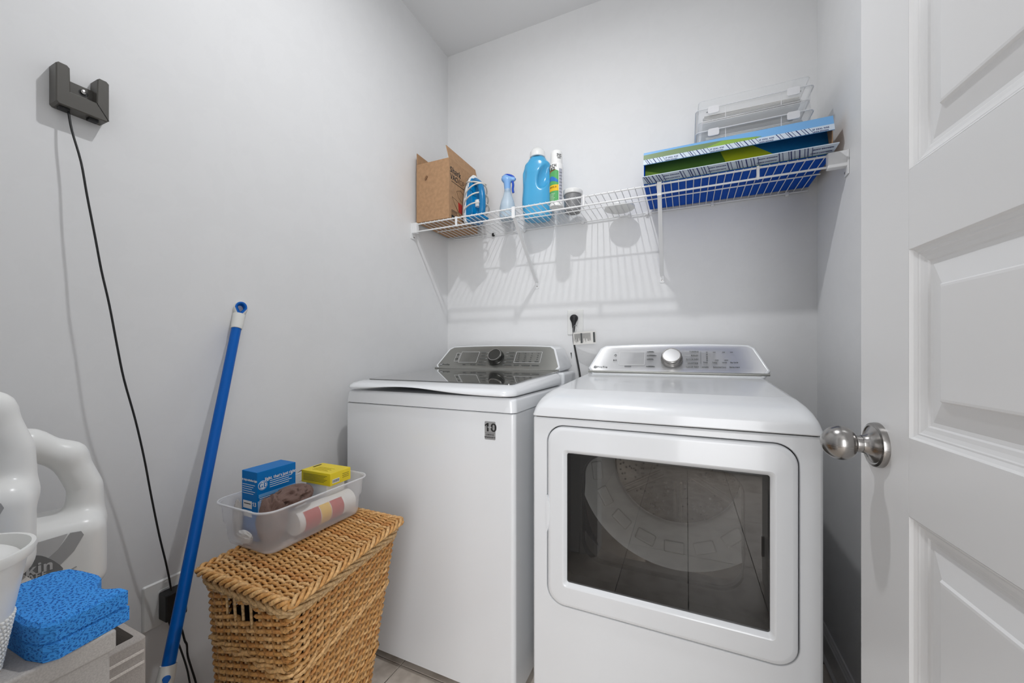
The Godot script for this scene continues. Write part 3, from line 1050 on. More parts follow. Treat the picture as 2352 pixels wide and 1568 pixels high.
func build_washer():
	mats.knob_dark = mat(Color(0.30, 0.30, 0.29), 0.28, 0.85)
	mats.line_white = mat(Color(0.90, 0.90, 0.90), 0.5)
	var df = mat(Color(0.70, 0.70, 0.70), 0.34, 1.0)
	mats.dial_face = df
	var at = Vector3(-0.808, 0, 0.42)
	var t = thing("washing_machine", "white top-load washer with grey glass lid, beside the hamper", "washer", at)
	var x0 = -1.151; var x1 = -0.4655; var z0 = 0.055; var z1 = 0.778
	cabinet_feet(t, at, x0 + 0.05, x1 - 0.05, z0 + 0.05, z1 - 0.05, 0.04)
	var g = G(at)
	var o = outline(x0, z0, x1, z1, 0.014)
	var oi = outline(x0 + 0.004, z0 + 0.004, x1 - 0.004, z1 - 0.004, 0.012)
	g.loft([ringy(oi, 0.034), ringy(o, 0.037)], true, true)
	g.loft([ringy(o, 0.037), ringy(o, 0.900)])
	g.loft([ringy(o, 0.900), ringy(oi, 0.9025)], true, false, true)
	var cab = put("cabinet", g, mats.enamel, t)
	g = G(at)
	g.loft([ringy(oi, 0.902), ringy(oi, 0.907)])
	put("seam", g, mats.seam, t)
	# three pressed recess panels in the right side
	for k in 3:
		g = G(at)
		var yy = [[0.65, 0.80], [0.445, 0.60], [0.24, 0.39]][k]
		g.xf = Transform3D(Basis(Vector3(0, 0, -1), Vector3.UP, Vector3(1, 0, 0)), Vector3(x1, 0, 0) - at)
		var pa = rrect(-0.62, yy[0], -0.16, yy[1], 0.03, 6)
		var pb = rrect(-0.612, yy[0] + 0.008, -0.168, yy[1] - 0.008, 0.026, 6)
		g.loft([ring3(pa, 0.0002), ring3(pb, 0.004)])
		g.loft([ring3(pb, 0.004), ring3(rrect(-0.4, (yy[0] + yy[1]) / 2 - 0.01, -0.38, (yy[0] + yy[1]) / 2 + 0.01, 0.008, 6), 0.004)], true, false, true)
		put("side_pressing", g, mats.enamel, t)
	# top frame
	g = G(at)
	var T = func(d, y, rr := 0.02): return ringy(outline(x0 - 0.001 + d, z0 + d, x1 + 0.001 - d, z1 + 0.002 - d, rr), y)
	g.loft([T.call(0.0, 0.905), T.call(0.0, 0.908), T.call(0.003, 0.938), T.call(0.006, 0.946), T.call(0.014, 0.949)], true, true)
	g.loft([T.call(0.014, 0.949), T.call(0.2, 0.949)], true, false, true)
	put("top_frame", g, mats.enamel, t)
	# deck behind the lid, under the console
	g = G(at)
	g.rbox(Vector3(-0.808, 0.972, 0.15), Vector3(0.672, 0.056, 0.19), 0.012, 3)
	put("rear_deck", g, mats.enamel, t)
	# lid: waisted front lip
	g = G(at)
	var rings = []
	var LZ0 = 0.258; var LZ1 = 0.792
	var lidring = func(d: float, y: float, lip: float, slope: float):
		var a = []
		for p in rrect(x0 + 0.004 + d, -LZ1 + d, x1 - 0.004 - d, -LZ0 + d * 0.15, 0.045 - d * 0.3, 10):
			a.append(Vector3(p.x, y, -p.y))
		# subdivide the front edge so that it can wave
		var out = []
		for i in a.size():
			var q = a[i]; var w = a[(i + 1) % a.size()]
			var n = 24 if absf(q.x - w.x) > 0.3 else 1
			for k in n: out.append(q.lerp(w, float(k) / n))
		for i in out.size():
			var q = out[i]
			var fr = smoothstep(LZ1 - 0.12, LZ1 - 0.02, q.z)
			var u = (q.x + 0.87) / 0.20
			out[i].y += lip * fr * exp(-u * u * 1.4) + slope * (LZ1 - q.z)
		return out
	g.loft([lidring.call(0.012, 0.953, 0.017, 0.0), lidring.call(0.002, 0.954, 0.016, 0.0)], true, true)
	g.loft([lidring.call(0.002, 0.954, 0.016, 0.0), lidring.call(0.0, 0.958, 0.012, 0.01), lidring.call(0.003, 0.966, 0.006, 0.028), lidring.call(0.012, 0.974, 0.003, 0.040), lidring.call(0.030, 0.9790, 0.0, 0.045), lidring.call(0.060, 0.9800, 0.0, 0.046)])
	g.loft([lidring.call(0.060, 0.9800, 0.0, 0.046), lidring.call(0.2, 0.9800, 0.0, 0.046)], true, false, true)
	var lid = put("lid", g, mats.enamel, t, "white lid with waved front lip")
	g = G(at)
	var gy = func(z): return 0.9815 + 0.046 * (LZ1 - z)
	var gp = PackedVector2Array()
	var corner = [Vector2(-1.116, 0.700), Vector2(-0.500, 0.700), Vector2(-0.493, 0.262), Vector2(-1.123, 0.262)]
	var q0 = []; var q1 = []
	for c in [[-1.112, 0.712, -1], [-0.504, 0.712, 1]]:
		for k in 7:
			var an = PI / 2 * k / 6
			var px = c[0] + (0.02 * (cos(an) - 1.0) if c[2] > 0 else 0.02 * (1.0 - sin(an)))
			var pz = c[1] - 0.02 + 0.02 * (sin(an) if c[2] < 0 else cos(PI / 2 - an))
			if c[2] > 0: px = c[0] - 0.02 + 0.02 * sin(an); pz = c[1] - 0.02 + 0.02 * cos(an)
			else: px = c[0] + 0.02 - 0.02 * cos(an); pz = c[1] - 0.02 + 0.02 * sin(an)
			q0.append(Vector3(px, gy.call(pz) - 0.003, pz)); q1.append(Vector3(px, gy.call(pz) + 0.0012, pz))
	for p in [Vector2(-0.494, 0.262), Vector2(-1.122, 0.262)]:
		q0.append(Vector3(p.x, gy.call(p.y) - 0.003, p.y)); q1.append(Vector3(p.x, gy.call(p.y) + 0.0012, p.y))
	g.loft([q0, q1])
	g.loft([q1, q1.map(func(p): return p.lerp(Vector3(-0.808, gy.call(0.5) + 0.0012, 0.5), 0.5))], true, false, true)
	var lg = mat(Color(0.36, 0.36, 0.35), 0.04)
	lg.clearcoat_enabled = true; lg.clearcoat = 1.0; lg.clearcoat_roughness = 0.02
	lg.metallic = 0.35
	put("lid_glass", g, lg, lid, "grey mirror-like tinted glass")
	console(t, at, Vector3(-0.812, 1.003, 0.25), mats.enamel, mats.fascia, mats.fascia, false)
	# warranty badge
	var P = Transform3D(Basis(), Vector3(-0.5485, 0.8475, z1) - at)
	g = Geo.new()
	g.xf = P
	g.prism(rrect(-0.0185, -0.028, 0.0185, 0.028, 0.003, 4), 0.0, 0.0008, 0.0004)
	var b = put("warranty_badge", g, mats.badge, t, "small grey metallic warranty sticker")
	g = Geo.new()
	g.xf = P
	g.box(Vector3(0, 0.0115, 0.0009), Vector3(0.033, 0.0005, 0.0004))
	g.box(Vector3(0, -0.0065, 0.0009), Vector3(0.033, 0.0006, 0.0004))
	put("badge_rule", g, mats.ink, b)
	lettering("10", 0.0255, mats.ink, b, P * Transform3D(Basis(), Vector3(0.001, 0.0095, 0.001)), true, 1.1)
	lettering("YEAR", 0.0042, mats.badge_light, b, P * Transform3D(Basis(), Vector3(-0.001, 0.010, 0.0014)), true)
	lettering("LIMITED", 0.0050, mats.ink, b, P * Transform3D(Basis(), Vector3(0, -0.0125, 0.001)), true)
	lettering("WARRANTY", 0.0050, mats.ink, b, P * Transform3D(Basis(), Vector3(0, -0.0205, 0.001)), true)
	# small triangular label on the side of the console
	g = G(at)
	g.tri(Vector3(-0.4805, 1.085, 0.115), Vector3(-0.4805, 1.085, 0.095), Vector3(-0.4805, 1.055, 0.095))
	g.tri(Vector3(-0.4812, 1.085, 0.115), Vector3(-0.4812, 1.055, 0.095), Vector3(-0.4812, 1.085, 0.095))
	put("triangle_label", g, mats.ink_grey, t)

func build_dryer():
	var at = Vector3(-0.066, 0, 0.42)
	var t = thing("clothes_dryer", "white front-load dryer with a dark glass door", "dryer", at)
	var x0 = -0.409; var x1 = 0.277; var z0 = 0.055; var z1 = 0.773
	cabinet_feet(t, at, x0 + 0.05, x1 - 0.05, z0 + 0.05, z1 - 0.05, 0.04)
	# cabinet: sides, back and floor as one bent shell
	var g = G(at)
	var w = 0.02
	var sh = func(xa, ya, za, xb, yb, zb): g.rbox(Vector3((xa + xb) / 2, (ya + yb) / 2, (za + zb) / 2), Vector3(xb - xa, yb - ya, zb - za), 0.004, 2)
	sh.call(x0, 0.034, z0, x0 + w, 0.900, z1 - 0.006)
	sh.call(x1 - w, 0.034, z0, x1, 0.900, z1 - 0.006)
	sh.call(x0 + w, 0.034, z0, x1 - w, 0.900, z0 + w)
	sh.call(x0 + w, 0.034, z0 + w, x1 - w, 0.054, z1 - 0.03)
	put("cabinet", g, mats.enamel, t)
	# front panel with the door opening
	var dx0 = -0.368; var dx1 = 0.235; var dy0 = 0.367; var dy1 = 0.882
	var N = 10
	var outer = rrect(x0, 0.034, x1, 0.9005, 0.006, N)
	var outer2 = rrect(x0 + 0.006, 0.040, x1 - 0.006, 0.8945, 0.002, N)
	var hole = rrect(dx0, dy0, dx1, dy1, 0.052, N)
	var hole2 = rrect(dx0 + 0.002, dy0 + 0.002, dx1 - 0.002, dy1 - 0.002, 0.050, N)
	g = G(at)
	g.loft([ring3(outer, z1 - 0.025), ring3(outer, z1 - 0.006)])
	g.loft([ring3(outer, z1 - 0.006), ring3(rrect(x0 + 0.0018, 0.0358, x1 - 0.0018, 0.8987, 0.005, N), z1 - 0.0016), ring3(outer2, z1)])
	g.loft([ring3(outer2, z1), ring3(hole, z1)])
	g.loft([ring3(hole, z1), ring3(hole2, z1 - 0.002), ring3(hole2, z1 - 0.03)])
	put("front_panel", g, mats.enamel, t)
	# dark backing seen in the gap round the door
	g = G(at)
	g.loft([ring3(hole2, z1 - 0.022), ring3(rrect(dx0 + 0.02, dy0 + 0.02, dx1 - 0.02, dy1 - 0.02, 0.04, N), z1 - 0.022)])
	put("door_gap_backing", g, mats.seam, t)
	# door frame
	var gap = 0.0042
	var wx0 = -0.307; var wx1 = 0.177; var wy0 = 0.439; var wy1 = 0.8035
	var zf = z1 + 0.006
	var A = func(d, rr): return rrect(dx0 + gap + d, dy0 + gap + d, dx1 - gap - d, dy1 - gap - d, rr, N)
	var B = func(d, rr): return rrect(wx0 - d, wy0 - d, wx1 + d, wy1 + d, rr, N)
	g = G(at)
	g.loft([ring3(A.call(0.0, 0.048), z1 - 0.02), ring3(A.call(0.0, 0.048), zf - 0.009)])
	g.loft([ring3(A.call(0.0, 0.048), zf - 0.009), ring3(A.call(0.0012, 0.047), zf - 0.0045), ring3(A.call(0.0045, 0.045), zf - 0.0012), ring3(A.call(0.011, 0.042), zf)])
	g.loft([ring3(A.call(0.011, 0.042), zf), ring3(B.call(0.011, 0.012), zf + 0.002)])
	g.loft([ring3(B.call(0.011, 0.012), zf + 0.002), ring3(B.call(0.006, 0.010), zf + 0.0005), ring3(B.call(0.0, 0.006), zf - 0.008)])
	g.loft([ring3(B.call(0.0, 0.006), zf - 0.008), ring3(B.call(0.0, 0.006), zf - 0.016), ring3(B.call(0.012, 0.012), zf - 0.02)])
	var door = put("door", g, mats.enamel, t, "white framed dryer door")
	# finger notch at the left edge
	g = G(at)
	var notch = []
	for k in 13:
		var u = k / 12.0 * 2.0 - 1.0
		notch.append(Vector2(0.0085 * (1.0 - u * u), 0.052 * u))
	notch.append(Vector2(-0.0025, 0.052)); notch.append(Vector2(-0.0025, -0.052))
	g.xf = Transform3D(Basis(), Vector3(dx0 + gap, 0.626, zf - 0.006) - at)
	g.prism(PackedVector2Array(notch), 0.0, 0.0068, 0.0015)
	put("finger_notch", g, mats.enamel, door)
	# outer tinted pane
	g = G(at)
	g.quad(Vector3(wx0 - 0.004, wy0 - 0.004, zf - 0.009), Vector3(wx1 + 0.004, wy0 - 0.004, zf - 0.009), Vector3(wx1 + 0.004, wy1 + 0.004, zf - 0.009), Vector3(wx0 - 0.004, wy1 + 0.004, zf - 0.009))
	var smoked = glass(Color(0.045, 0.047, 0.05, 0.42), 0.0)
	smoked.metallic_specular = 0.8
	put("window_pane", g, smoked, door, "smoked glass pane")
	# inner door liner with the second, rounded pane
	g = G(at)
	var zi = z1 - 0.055
	var inn = rrect(-0.277, 0.482, 0.133, 0.79, 0.06, N)
	g.loft([ring3(B.call(0.012, 0.012), zf - 0.02), ring3(B.call(0.004, 0.012), zi)])
	g.loft([ring3(B.call(0.004, 0.012), zi), ring3(inn, zi)])
	g.loft([ring3(inn, zi), ring3(rrect(-0.272, 0.487, 0.128, 0.785, 0.058, N), zi - 0.02)])
	put("door_liner", g, mats.dark_liner, door, "dark inner liner of the door")
	g = G(at)
	g.loft([ring3(inn, zi - 0.008), ring3(rrect(-0.08, 0.63, -0.06, 0.65, 0.005, N), zi - 0.008)], true, false, true)
	put("inner_pane", g, glass(Color(0.10, 0.10, 0.095, 0.18), 0.0), door, "clear inner glass")
	# drum mouth: pale plastic funnel ring with raised pads
	var dc = Vector3(-0.03, 0.765, 0)
	g = G(at)
	g.xf = Transform3D(Basis(Vector3(1, 0, 0), Vector3(0, 0, 1), Vector3(0, -1, 0)), dc - at)
	g.lathe([Vector2(0.262, z1 - 0.07), Vector2(0.25, z1 - 0.075), Vector2(0.185, z1 - 0.115), Vector2(0.170, z1 - 0.125), Vector2(0.166, z1 - 0.135), Vector2(0.170, z1 - 0.16)], 64, 35.0, PI + 0.7, -0.35)
	put("drum_mouth", g, mats.drum_ring, t, "pale plastic ring around the drum mouth")
	for k in 9:
		var a = -PI / 2 + (k - 4) * 0.36
		g = G(at)
		var cx = dc.x + 0.213 * cos(a); var cy = dc.y + 0.213 * sin(a)
		g.xf = Transform3D(Basis(Vector3(0, 0, 1), a + PI / 2) * Basis(Vector3(1, 0, 0), -0.55), Vector3(cx, cy, z1 - 0.094) - at)
		g.rbox(Vector3.ZERO, Vector3(0.052, 0.030, 0.012), 0.004, 2)
		put("mouth_pad", g, mats.drum_ring, t)
	# drum
	g = G(at)
	g.xf = Transform3D(Basis(Vector3(1, 0, 0), Vector3(0, 0, 1), Vector3(0, -1, 0)), Vector3(dc.x, 0.63, 0) - at)
	g.lathe([Vector2(0.262, z1 - 0.155), Vector2(0.266, z1 - 0.17), Vector2(0.266, 0.20), Vector2(0.255, 0.165), Vector2(0.24, 0.15), Vector2(0.06, 0.145), Vector2(0, 0.145)], 64)
	var drum = put("drum", g, mats.drum_steel, t, "perforated stainless steel drum")
	var bc = Vector3(dc.x, 0.63, 0.150)
	for k in 6:
		var a = PI / 6 + k * PI / 3
		for s in [-0.011, 0.011]:
			g = G(at)
			var u = Vector3(cos(a), sin(a), 0); var p = Vector3(-sin(a), cos(a), 0) * s
			g.tube([bc + u * 0.065 + p, bc + u * 0.15 + p, bc + u * 0.235 + p], [0.005, 0.006, 0.005], 8)
			put("drum_rib", g, mats.drum_steel, drum)
	g = G(at)
	var h = Geo.new()
	var holes = G(at)
	rng.seed = 99
	for k in 6:
		for i in 46:
			var a = PI / 6 + (k + 0.5) * PI / 3 + rng.randf_range(-0.42, 0.42)
			var rr = sqrt(rng.randf_range(0.06, 1.0)) * 0.23
			var c = bc + Vector3(cos(a) * rr, sin(a) * rr, 0.001)
			var cs = []
			for j in 8: cs.append(c + Vector3(cos(TAU * j / 8), sin(TAU * j / 8), 0) * 0.0042)
			g.tube(cs, 0.0013, 4, true)
			for j in 8: holes.tri(c + Vector3(0, 0, 0.0006), cs[j] + Vector3(0, 0, 0.0006), cs[(j + 1) % 8] + Vector3(0, 0, 0.0006))
	var hr = put("perforation_rims", g, mats.drum_steel, drum)
	hr.set_meta("kind", "stuff")
	hr = put("perforations", holes, mats.black, drum)
	hr.set_meta("kind", "stuff")
	# baffle
	g = G(at)
	g.tube([Vector3(-0.10, 0.36, 0.2), Vector3(-0.10, 0.37, 0.4), Vector3(-0.10, 0.36, 0.6)], 0.03, 12)
	put("drum_baffle", g, mats.drum_steel, drum)
	# bulkhead that closes the cabinet around the drum mouth
	g = G(at)
	g.loft([ring3(rrect(x0 + w, 0.06, x1 - w, 0.895, 0.01, 12), z1 - 0.072), ring3(rrect(dc.x - 0.26, dc.y - 0.26, dc.x + 0.26, dc.y + 0.125, 0.12, 12), z1 - 0.072)])
	put("bulkhead", g, mats.dark_liner, t)
	# top
	var T = func(dx, dz, y, rr := 0.03): return ringy(outline(x0 - 0.002 + dx, z0 + 0.0 + dz * 0.1, x1 + 0.002 - dx, z1 + 0.008 - dz, rr, 8), y)
	g = G(at)
	var top = [T.call(0.002, 0.002, 0.9035, 0.014), T.call(0.0, 0.0, 0.906, 0.016), T.call(0.005, 0.002, 0.926, 0.024), T.call(0.0075, 0.005, 0.934, 0.028), T.call(0.013, 0.018, 0.948, 0.034), T.call(0.020, 0.040, 0.960, 0.04), T.call(0.030, 0.072, 0.9695, 0.045), T.call(0.042, 0.105, 0.974, 0.045)]
	for i in top.size():
		for j in top[i].size():
			var q = top[i][j]
			top[i][j].y += 0.055 * maxf(0.0, 0.70 - q.z) * smoothstep(0.90, 0.975, q.y)
	g.loft([top[0], top[1]], true, true)
	g.loft(top.slice(1))
	var last = top[top.size() - 1]
	g.loft([last, last.map(func(p): return Vector3(lerpf(p.x, -0.066, 0.5), p.y, lerpf(p.z, 0.42, 0.02)))], true, false, true)
	put("top_cover", g, mats.enamel, t, "glossy white top with rounded front")
	g = G(at)
	g.loft([ringy(outline(x0 + 0.003, z0 + 0.003, x1 - 0.003, z1 - 0.004, 0.01), 0.8985), ringy(outline(x0 + 0.003, z0 + 0.003, x1 - 0.003, z1 - 0.004, 0.01), 0.906)])
	put("seam", g, mats.seam, t)
	console(t, at, Vector3(-0.0515, 1.003, 0.25), mats.enamel, mats.fascia_glare, mats.fascia, true)

# ------------------------------------------------------------------ wire shelf
func build_shelf():
	var at = Vector3((XL + XR) / 2, SHELF, 0.15)
	var t = thing("wire_shelf", "long white coated wire shelf on the back wall above the machines", "shelf", at)
	var xa = XL + 0.012; var xb = XR - 0.012
	for r in [[1.7085, 0.3035, 0.0036, "front_rail"], [1.6715, 0.3075, 0.0036, "front_rail"], [1.7085, 0.163, 0.0026, "stiffener_rod"], [1.7085, 0.010, 0.0030, "back_rail"]]:
		var g = G(at)
		g.tube([Vector3(xa + (0.035 if r[3] != "front_rail" else 0.0), r[0], r[1]), Vector3(xb - (0.02 if r[3] != "front_rail" else 0.0), r[0], r[1])], r[2], 8)
		put(r[3], g, mats.wire, t)
	var g = Geo.new()
	var y = 1.7128 - SHELF
	g.tube([Vector3(0, y, 0.008 - 0.15), Vector3(0, y, 0.3005 - 0.15), Vector3(0, y - 0.0008, 0.3055 - 0.15), Vector3(0, y - 0.0035, 0.3078 - 0.15)], 0.00165, 6)
	var wm = g.mesh()
	var x = XL + 0.052
	while x < XR - 0.03:
		put_mesh("cross_wire", wm, mats.wire, t, Transform3D(Basis(), Vector3(x - at.x, 0, 0)))
		x += 0.0254
	# end brackets clamped on the side walls
	for s in [[XL, 1.0, 0.032], [XR, -1.0, 0.052]]:
		g = G(at)
		var c = s[0] + s[1] * s[2] / 2
		g.rbox(Vector3(c, 1.689, 0.3065), Vector3(s[2], 0.050, 0.022), 0.003, 2)
		g.rbox(Vector3(s[0] + s[1] * 0.0022, 1.676, 0.305), Vector3(0.004, 0.076, 0.034), 0.0015, 1)
		put("end_bracket", g, mats.wire, t)
		g = G(at)
		g.xf = Transform3D(Basis(Vector3(0, 0, 1), -s[1] * PI / 2), Vector3(s[0] + s[1] * 0.004, 1.648, 0.3) - at)
		g.lathe([Vector2(0.004, 0), Vector2(0.0035, 0.0015), Vector2(0, 0.002)], 12)
		put("screw", g, mats.steel, t)
	# slanted braces
	for b in [[-0.678, 1.424], [-0.090, 1.411]]:
		g = G(at)
		var a = Vector3(b[0], 1.667, 0.304); var c = Vector3(b[0] - 0.007, b[1] + 0.012, 0.008)
		var dir = (c - a).normalized()
		var nrm = Vector3(1, 0, 0).cross(dir).normalized()
		g.xf = Transform3D(Basis(Vector3(1, 0, 0), dir, nrm), (a + c) / 2 - at)
		g.rbox(Vector3(0, 0, 0), Vector3(0.015, (c - a).length(), 0.0022), 0.0008, 1)
		g.rbox(Vector3(-0.0068, 0, 0.004), Vector3(0.0016, (c - a).length(), 0.008), 0.0006, 1)
		g.rbox(Vector3(0.0068, 0, 0.004), Vector3(0.0016, (c - a).length(), 0.008), 0.0006, 1)
		g.xf = Transform3D(Basis(), -at)
		g.rbox(Vector3(b[0], 1.688, 0.3135), Vector3(0.016, 0.05, 0.003), 0.001, 1)
		var br = put("support_brace", g, mats.wire, t)
		g = G(at)
		g.xf = Transform3D(Basis(), Vector3(b[0] - 0.007, b[1] - 0.002, 0.0) - at)
		g.prism(PackedVector2Array([Vector2(-0.010, -0.014), Vector2(-0.006, -0.016), Vector2(0.006, -0.016), Vector2(0.010, -0.014), Vector2(0.010, 0.010), Vector2(0.004, 0.02), Vector2(-0.004, 0.02), Vector2(-0.010, 0.010)]), 0.0005, 0.003, 0.0008)
		put("foot_plate", g, mats.wire, br)
		g = G(at)
		g.xf = Transform3D(Basis(Vector3(1, 0, 0), Vector3(0, 0, 1), Vector3(0, -1, 0)), Vector3(b[0] - 0.007, b[1] - 0.006, 0.003) - at)
		g.lathe([Vector2(0.0035, 0), Vector2(0.003, 0.001), Vector2(0, 0.0015)], 12)
		put("screw", g, mats.steel, br)
	# joining clips between the two front rails
	for cx in [-0.969, -0.372, 0.220]:
		g = G(at)
		g.rbox(Vector3(cx, 1.690, 0.3085), Vector3(0.009, 0.046, 0.010), 0.003, 2)
		put("rail_clip", g, mats.wire, t)
	for cx in [-0.99, -0.93, -0.75, -0.45, -0.235, -0.16, 0.10, 0.36]:
		g = G(at)
		g.rbox(Vector3(cx, 1.707, 0.0075), Vector3(0.012, 0.016, 0.014), 0.003, 2)
		put("wall_clip", g, mats.rubber if cx == -0.93 else mats.wire, t)

# ------------------------------------------------------------------ carton with open flaps
func build_carton():
	var at = Vector3(-1.1065, SHELF, 0.165)
	var t = thing("cardboard_carton", "brown cardboard carton with raised flaps at the shelf end", "box", at)
	var X0 = -1.200; var X1 = -1.013; var Z0 = 0.028; var Z1 = 0.302; var Y0 = SHELF + 0.001; var Y1 = 1.999
	var th = 0.003
	var pan = func(c, s, called):
		var g = G(at)
		g.rbox(c, s, 0.0008, 1)
		return put(called, g, mats.kraft, t)
	pan.call(Vector3((X0 + X1) / 2, (Y0 + Y1) / 2, Z1 - th / 2), Vector3(X1 - X0, Y1 - Y0, th), "panel")
	pan.call(Vector3((X0 + X1) / 2, (Y0 + Y1) / 2, Z0 + th / 2), Vector3(X1 - X0, Y1 - Y0, th), "panel")
	pan.call(Vector3(X0 + th / 2, (Y0 + Y1) / 2, (Z0 + Z1) / 2), Vector3(th, Y1 - Y0, Z1 - Z0 - 2 * th), "panel")
	var side = pan.call(Vector3(X1 - th / 2, (Y0 + Y1) / 2, (Z0 + Z1) / 2), Vector3(th, Y1 - Y0, Z1 - Z0 - 2 * th), "printed_panel")
	pan.call(Vector3((X0 + X1) / 2, Y0 + th / 2, (Z0 + Z1) / 2), Vector3(X1 - X0 - 2 * th, th, Z1 - Z0 - 2 * th), "bottom")
	# flaps
	var flap = func(a, b, c, d):
		var g = G(at)
		var nn = (b - a).cross(d - a).normalized() * th
		g.quad(a, b, c, d); g.quad(d - nn, c - nn, b - nn, a - nn)
		g.quad(a, a - nn, b - nn, b); g.quad(b, b - nn, c - nn, c); g.quad(c, c - nn, d - nn, d); g.quad(d, d - nn, a - nn, a)
		put("flap", g, mats.kraft, t)
	flap.call(Vector3(X1, Y1, Z1 - th), Vector3(X1, Y1, Z0), Vector3(X1 - 0.012, Y1 + 0.058, Z0 + 0.004), Vector3(X1 - 0.016, Y1 + 0.062, Z1 - 0.002))
	flap.call(Vector3(X0 + th, Y1, Z1 - th), Vector3(X0 + th, Y1, Z0), Vector3(X0 + 0.001, Y1 + 0.05, Z0), Vector3(X0 + 0.001, Y1 + 0.058, Z1 - 0.004))
	# thumb hole: torn tab
	var g = G(at)
	g.xf = Transform3D(Basis(Vector3(0, 0, 1), -0.5), Vector3(-1.141, 1.925, Z1) - at)
	g.prism(rrect(-0.005, -0.011, 0.005, 0.011, 0.005, 5), 0.0, 0.004, 0.0015)
	put("torn_tab", g, mats.kraft_edge, t)
	# print on the right side
	var P = Transform3D(face_x(), Vector3(X1, 0, 0) - at)
	var on = func(z, y): return P * Transform3D(Basis(), Vector3(-z, y, 0.0006))
	lettering("Shark", 0.026, mats.ink, side, on.call(0.245, 1.950), true, 0.95)
	lettering("VAC", 0.024, mats.ink, side, on.call(0.260, 1.918), true, 0.95)
	lettering("MOP", 0.024, mats.print_brown, side, on.call(0.200, 1.918), false, 0.95)
	g = Geo.new()
	var stroke = func(g, pts, w):
		for i in pts.size() - 1:
			var a = pts[i]; var b = pts[i + 1]
			var mid = (a + b) / 2; var d = b - a
			g.xf = on.call(mid.x, mid.y) * Transform3D(Basis(Vector3(0, 0, 1), atan2(d.y, -d.x)), Vector3.ZERO)
			g.box(Vector3.ZERO, Vector3(d.length(), w, 0.0006))
	stroke.call(g, [Vector2(0.280, 1.897), Vector2(0.155, 1.897)], 0.0022)
	put("print_rule", g, mats.ink, side)
	g = Geo.new()
	for ln in [[Vector2(0.10, 1.90), Vector2(0.105, 1.95), Vector2(0.085, 1.965), Vector2(0.06, 1.95), Vector2(0.055, 1.90), Vector2(0.08, 1.885), Vector2(0.10, 1.90)], [Vector2(0.235, 1.865), Vector2(0.20, 1.88), Vector2(0.12, 1.845), Vector2(0.06, 1.84)], [Vector2(0.235, 1.865), Vector2(0.22, 1.84), Vector2(0.14, 1.81), Vector2(0.05, 1.82)], [Vector2(0.275, 1.825), Vector2(0.255, 1.80), Vector2(0.20, 1.745), Vector2(0.15, 1.725)], [Vector2(0.275, 1.825), Vector2(0.235, 1.82), Vector2(0.18, 1.80)], [Vector2(0.255, 1.80), Vector2(0.17, 1.73)], [Vector2(0.08, 1.93), Vector2(0.07, 1.90)]]:
		stroke.call(g, ln, 0.0012)
	put("print_drawing", g, mats.print_brown, side)
	g = Geo.new()
	for k in 5: stroke.call(g, [Vector2(0.280, 1.762 - 0.006 * k), Vector2(0.225 + 0.006 * (k % 2), 1.762 - 0.006 * k)], 0.0022 if k < 2 else 0.0012)
	put("print_lines", g, mats.ink, side)
	g = Geo.new()
	g.xf = on.call(0.268, 1.729)
	g.box(Vector3.ZERO, Vector3(0.024, 0.020, 0.0006))
	put("print_symbol", g, mats.ink, side)
	g = Geo.new()
	g.xf = on.call(0.195, 1.79)
	g.prism(PackedVector2Array([Vector2(-0.022, -0.020), Vector2(0.03, -0.026), Vector2(0.026, 0.022), Vector2(-0.026, 0.026)]), -0.0003, 0.0004)
	put("red_print", g, mats.print_red, side, "red printed square")

# ------------------------------------------------------------------ steam iron on its heel, cord wound round it
func sd_ell(p: Vector3, c: Vector3, r: Vector3) -> float:
	var q = (p - c) / r
	var l = q.length()
	return (l - 1.0) * minf(r.x, minf(r.y, r.z))

func sd_box(p: Vector3, c: Vector3, h: Vector3, r: float) -> float:
	var q = (p - c).abs() - h + Vector3.ONE * r
	return Vector3(maxf(q.x, 0), maxf(q.y, 0), maxf(q.z, 0)).length() + minf(maxf(q.x, maxf(q.y, q.z)), 0.0) - r

func sd_cap(p: Vector3, a: Vector3, b: Vector3, ra: float, rb: float) -> float:
	var ab = b - a
	var h = clampf((p - a).dot(ab) / ab.length_squared(), 0.0, 1.0)
	return (p - a - ab * h).length() - lerpf(ra, rb, h)

func smin(a: float, b: float, k: float) -> float:
	var h = clampf(0.5 + 0.5 * (b - a) / k, 0.0, 1.0)
	return lerpf(b, a, h) - k * h * (1.0 - h)

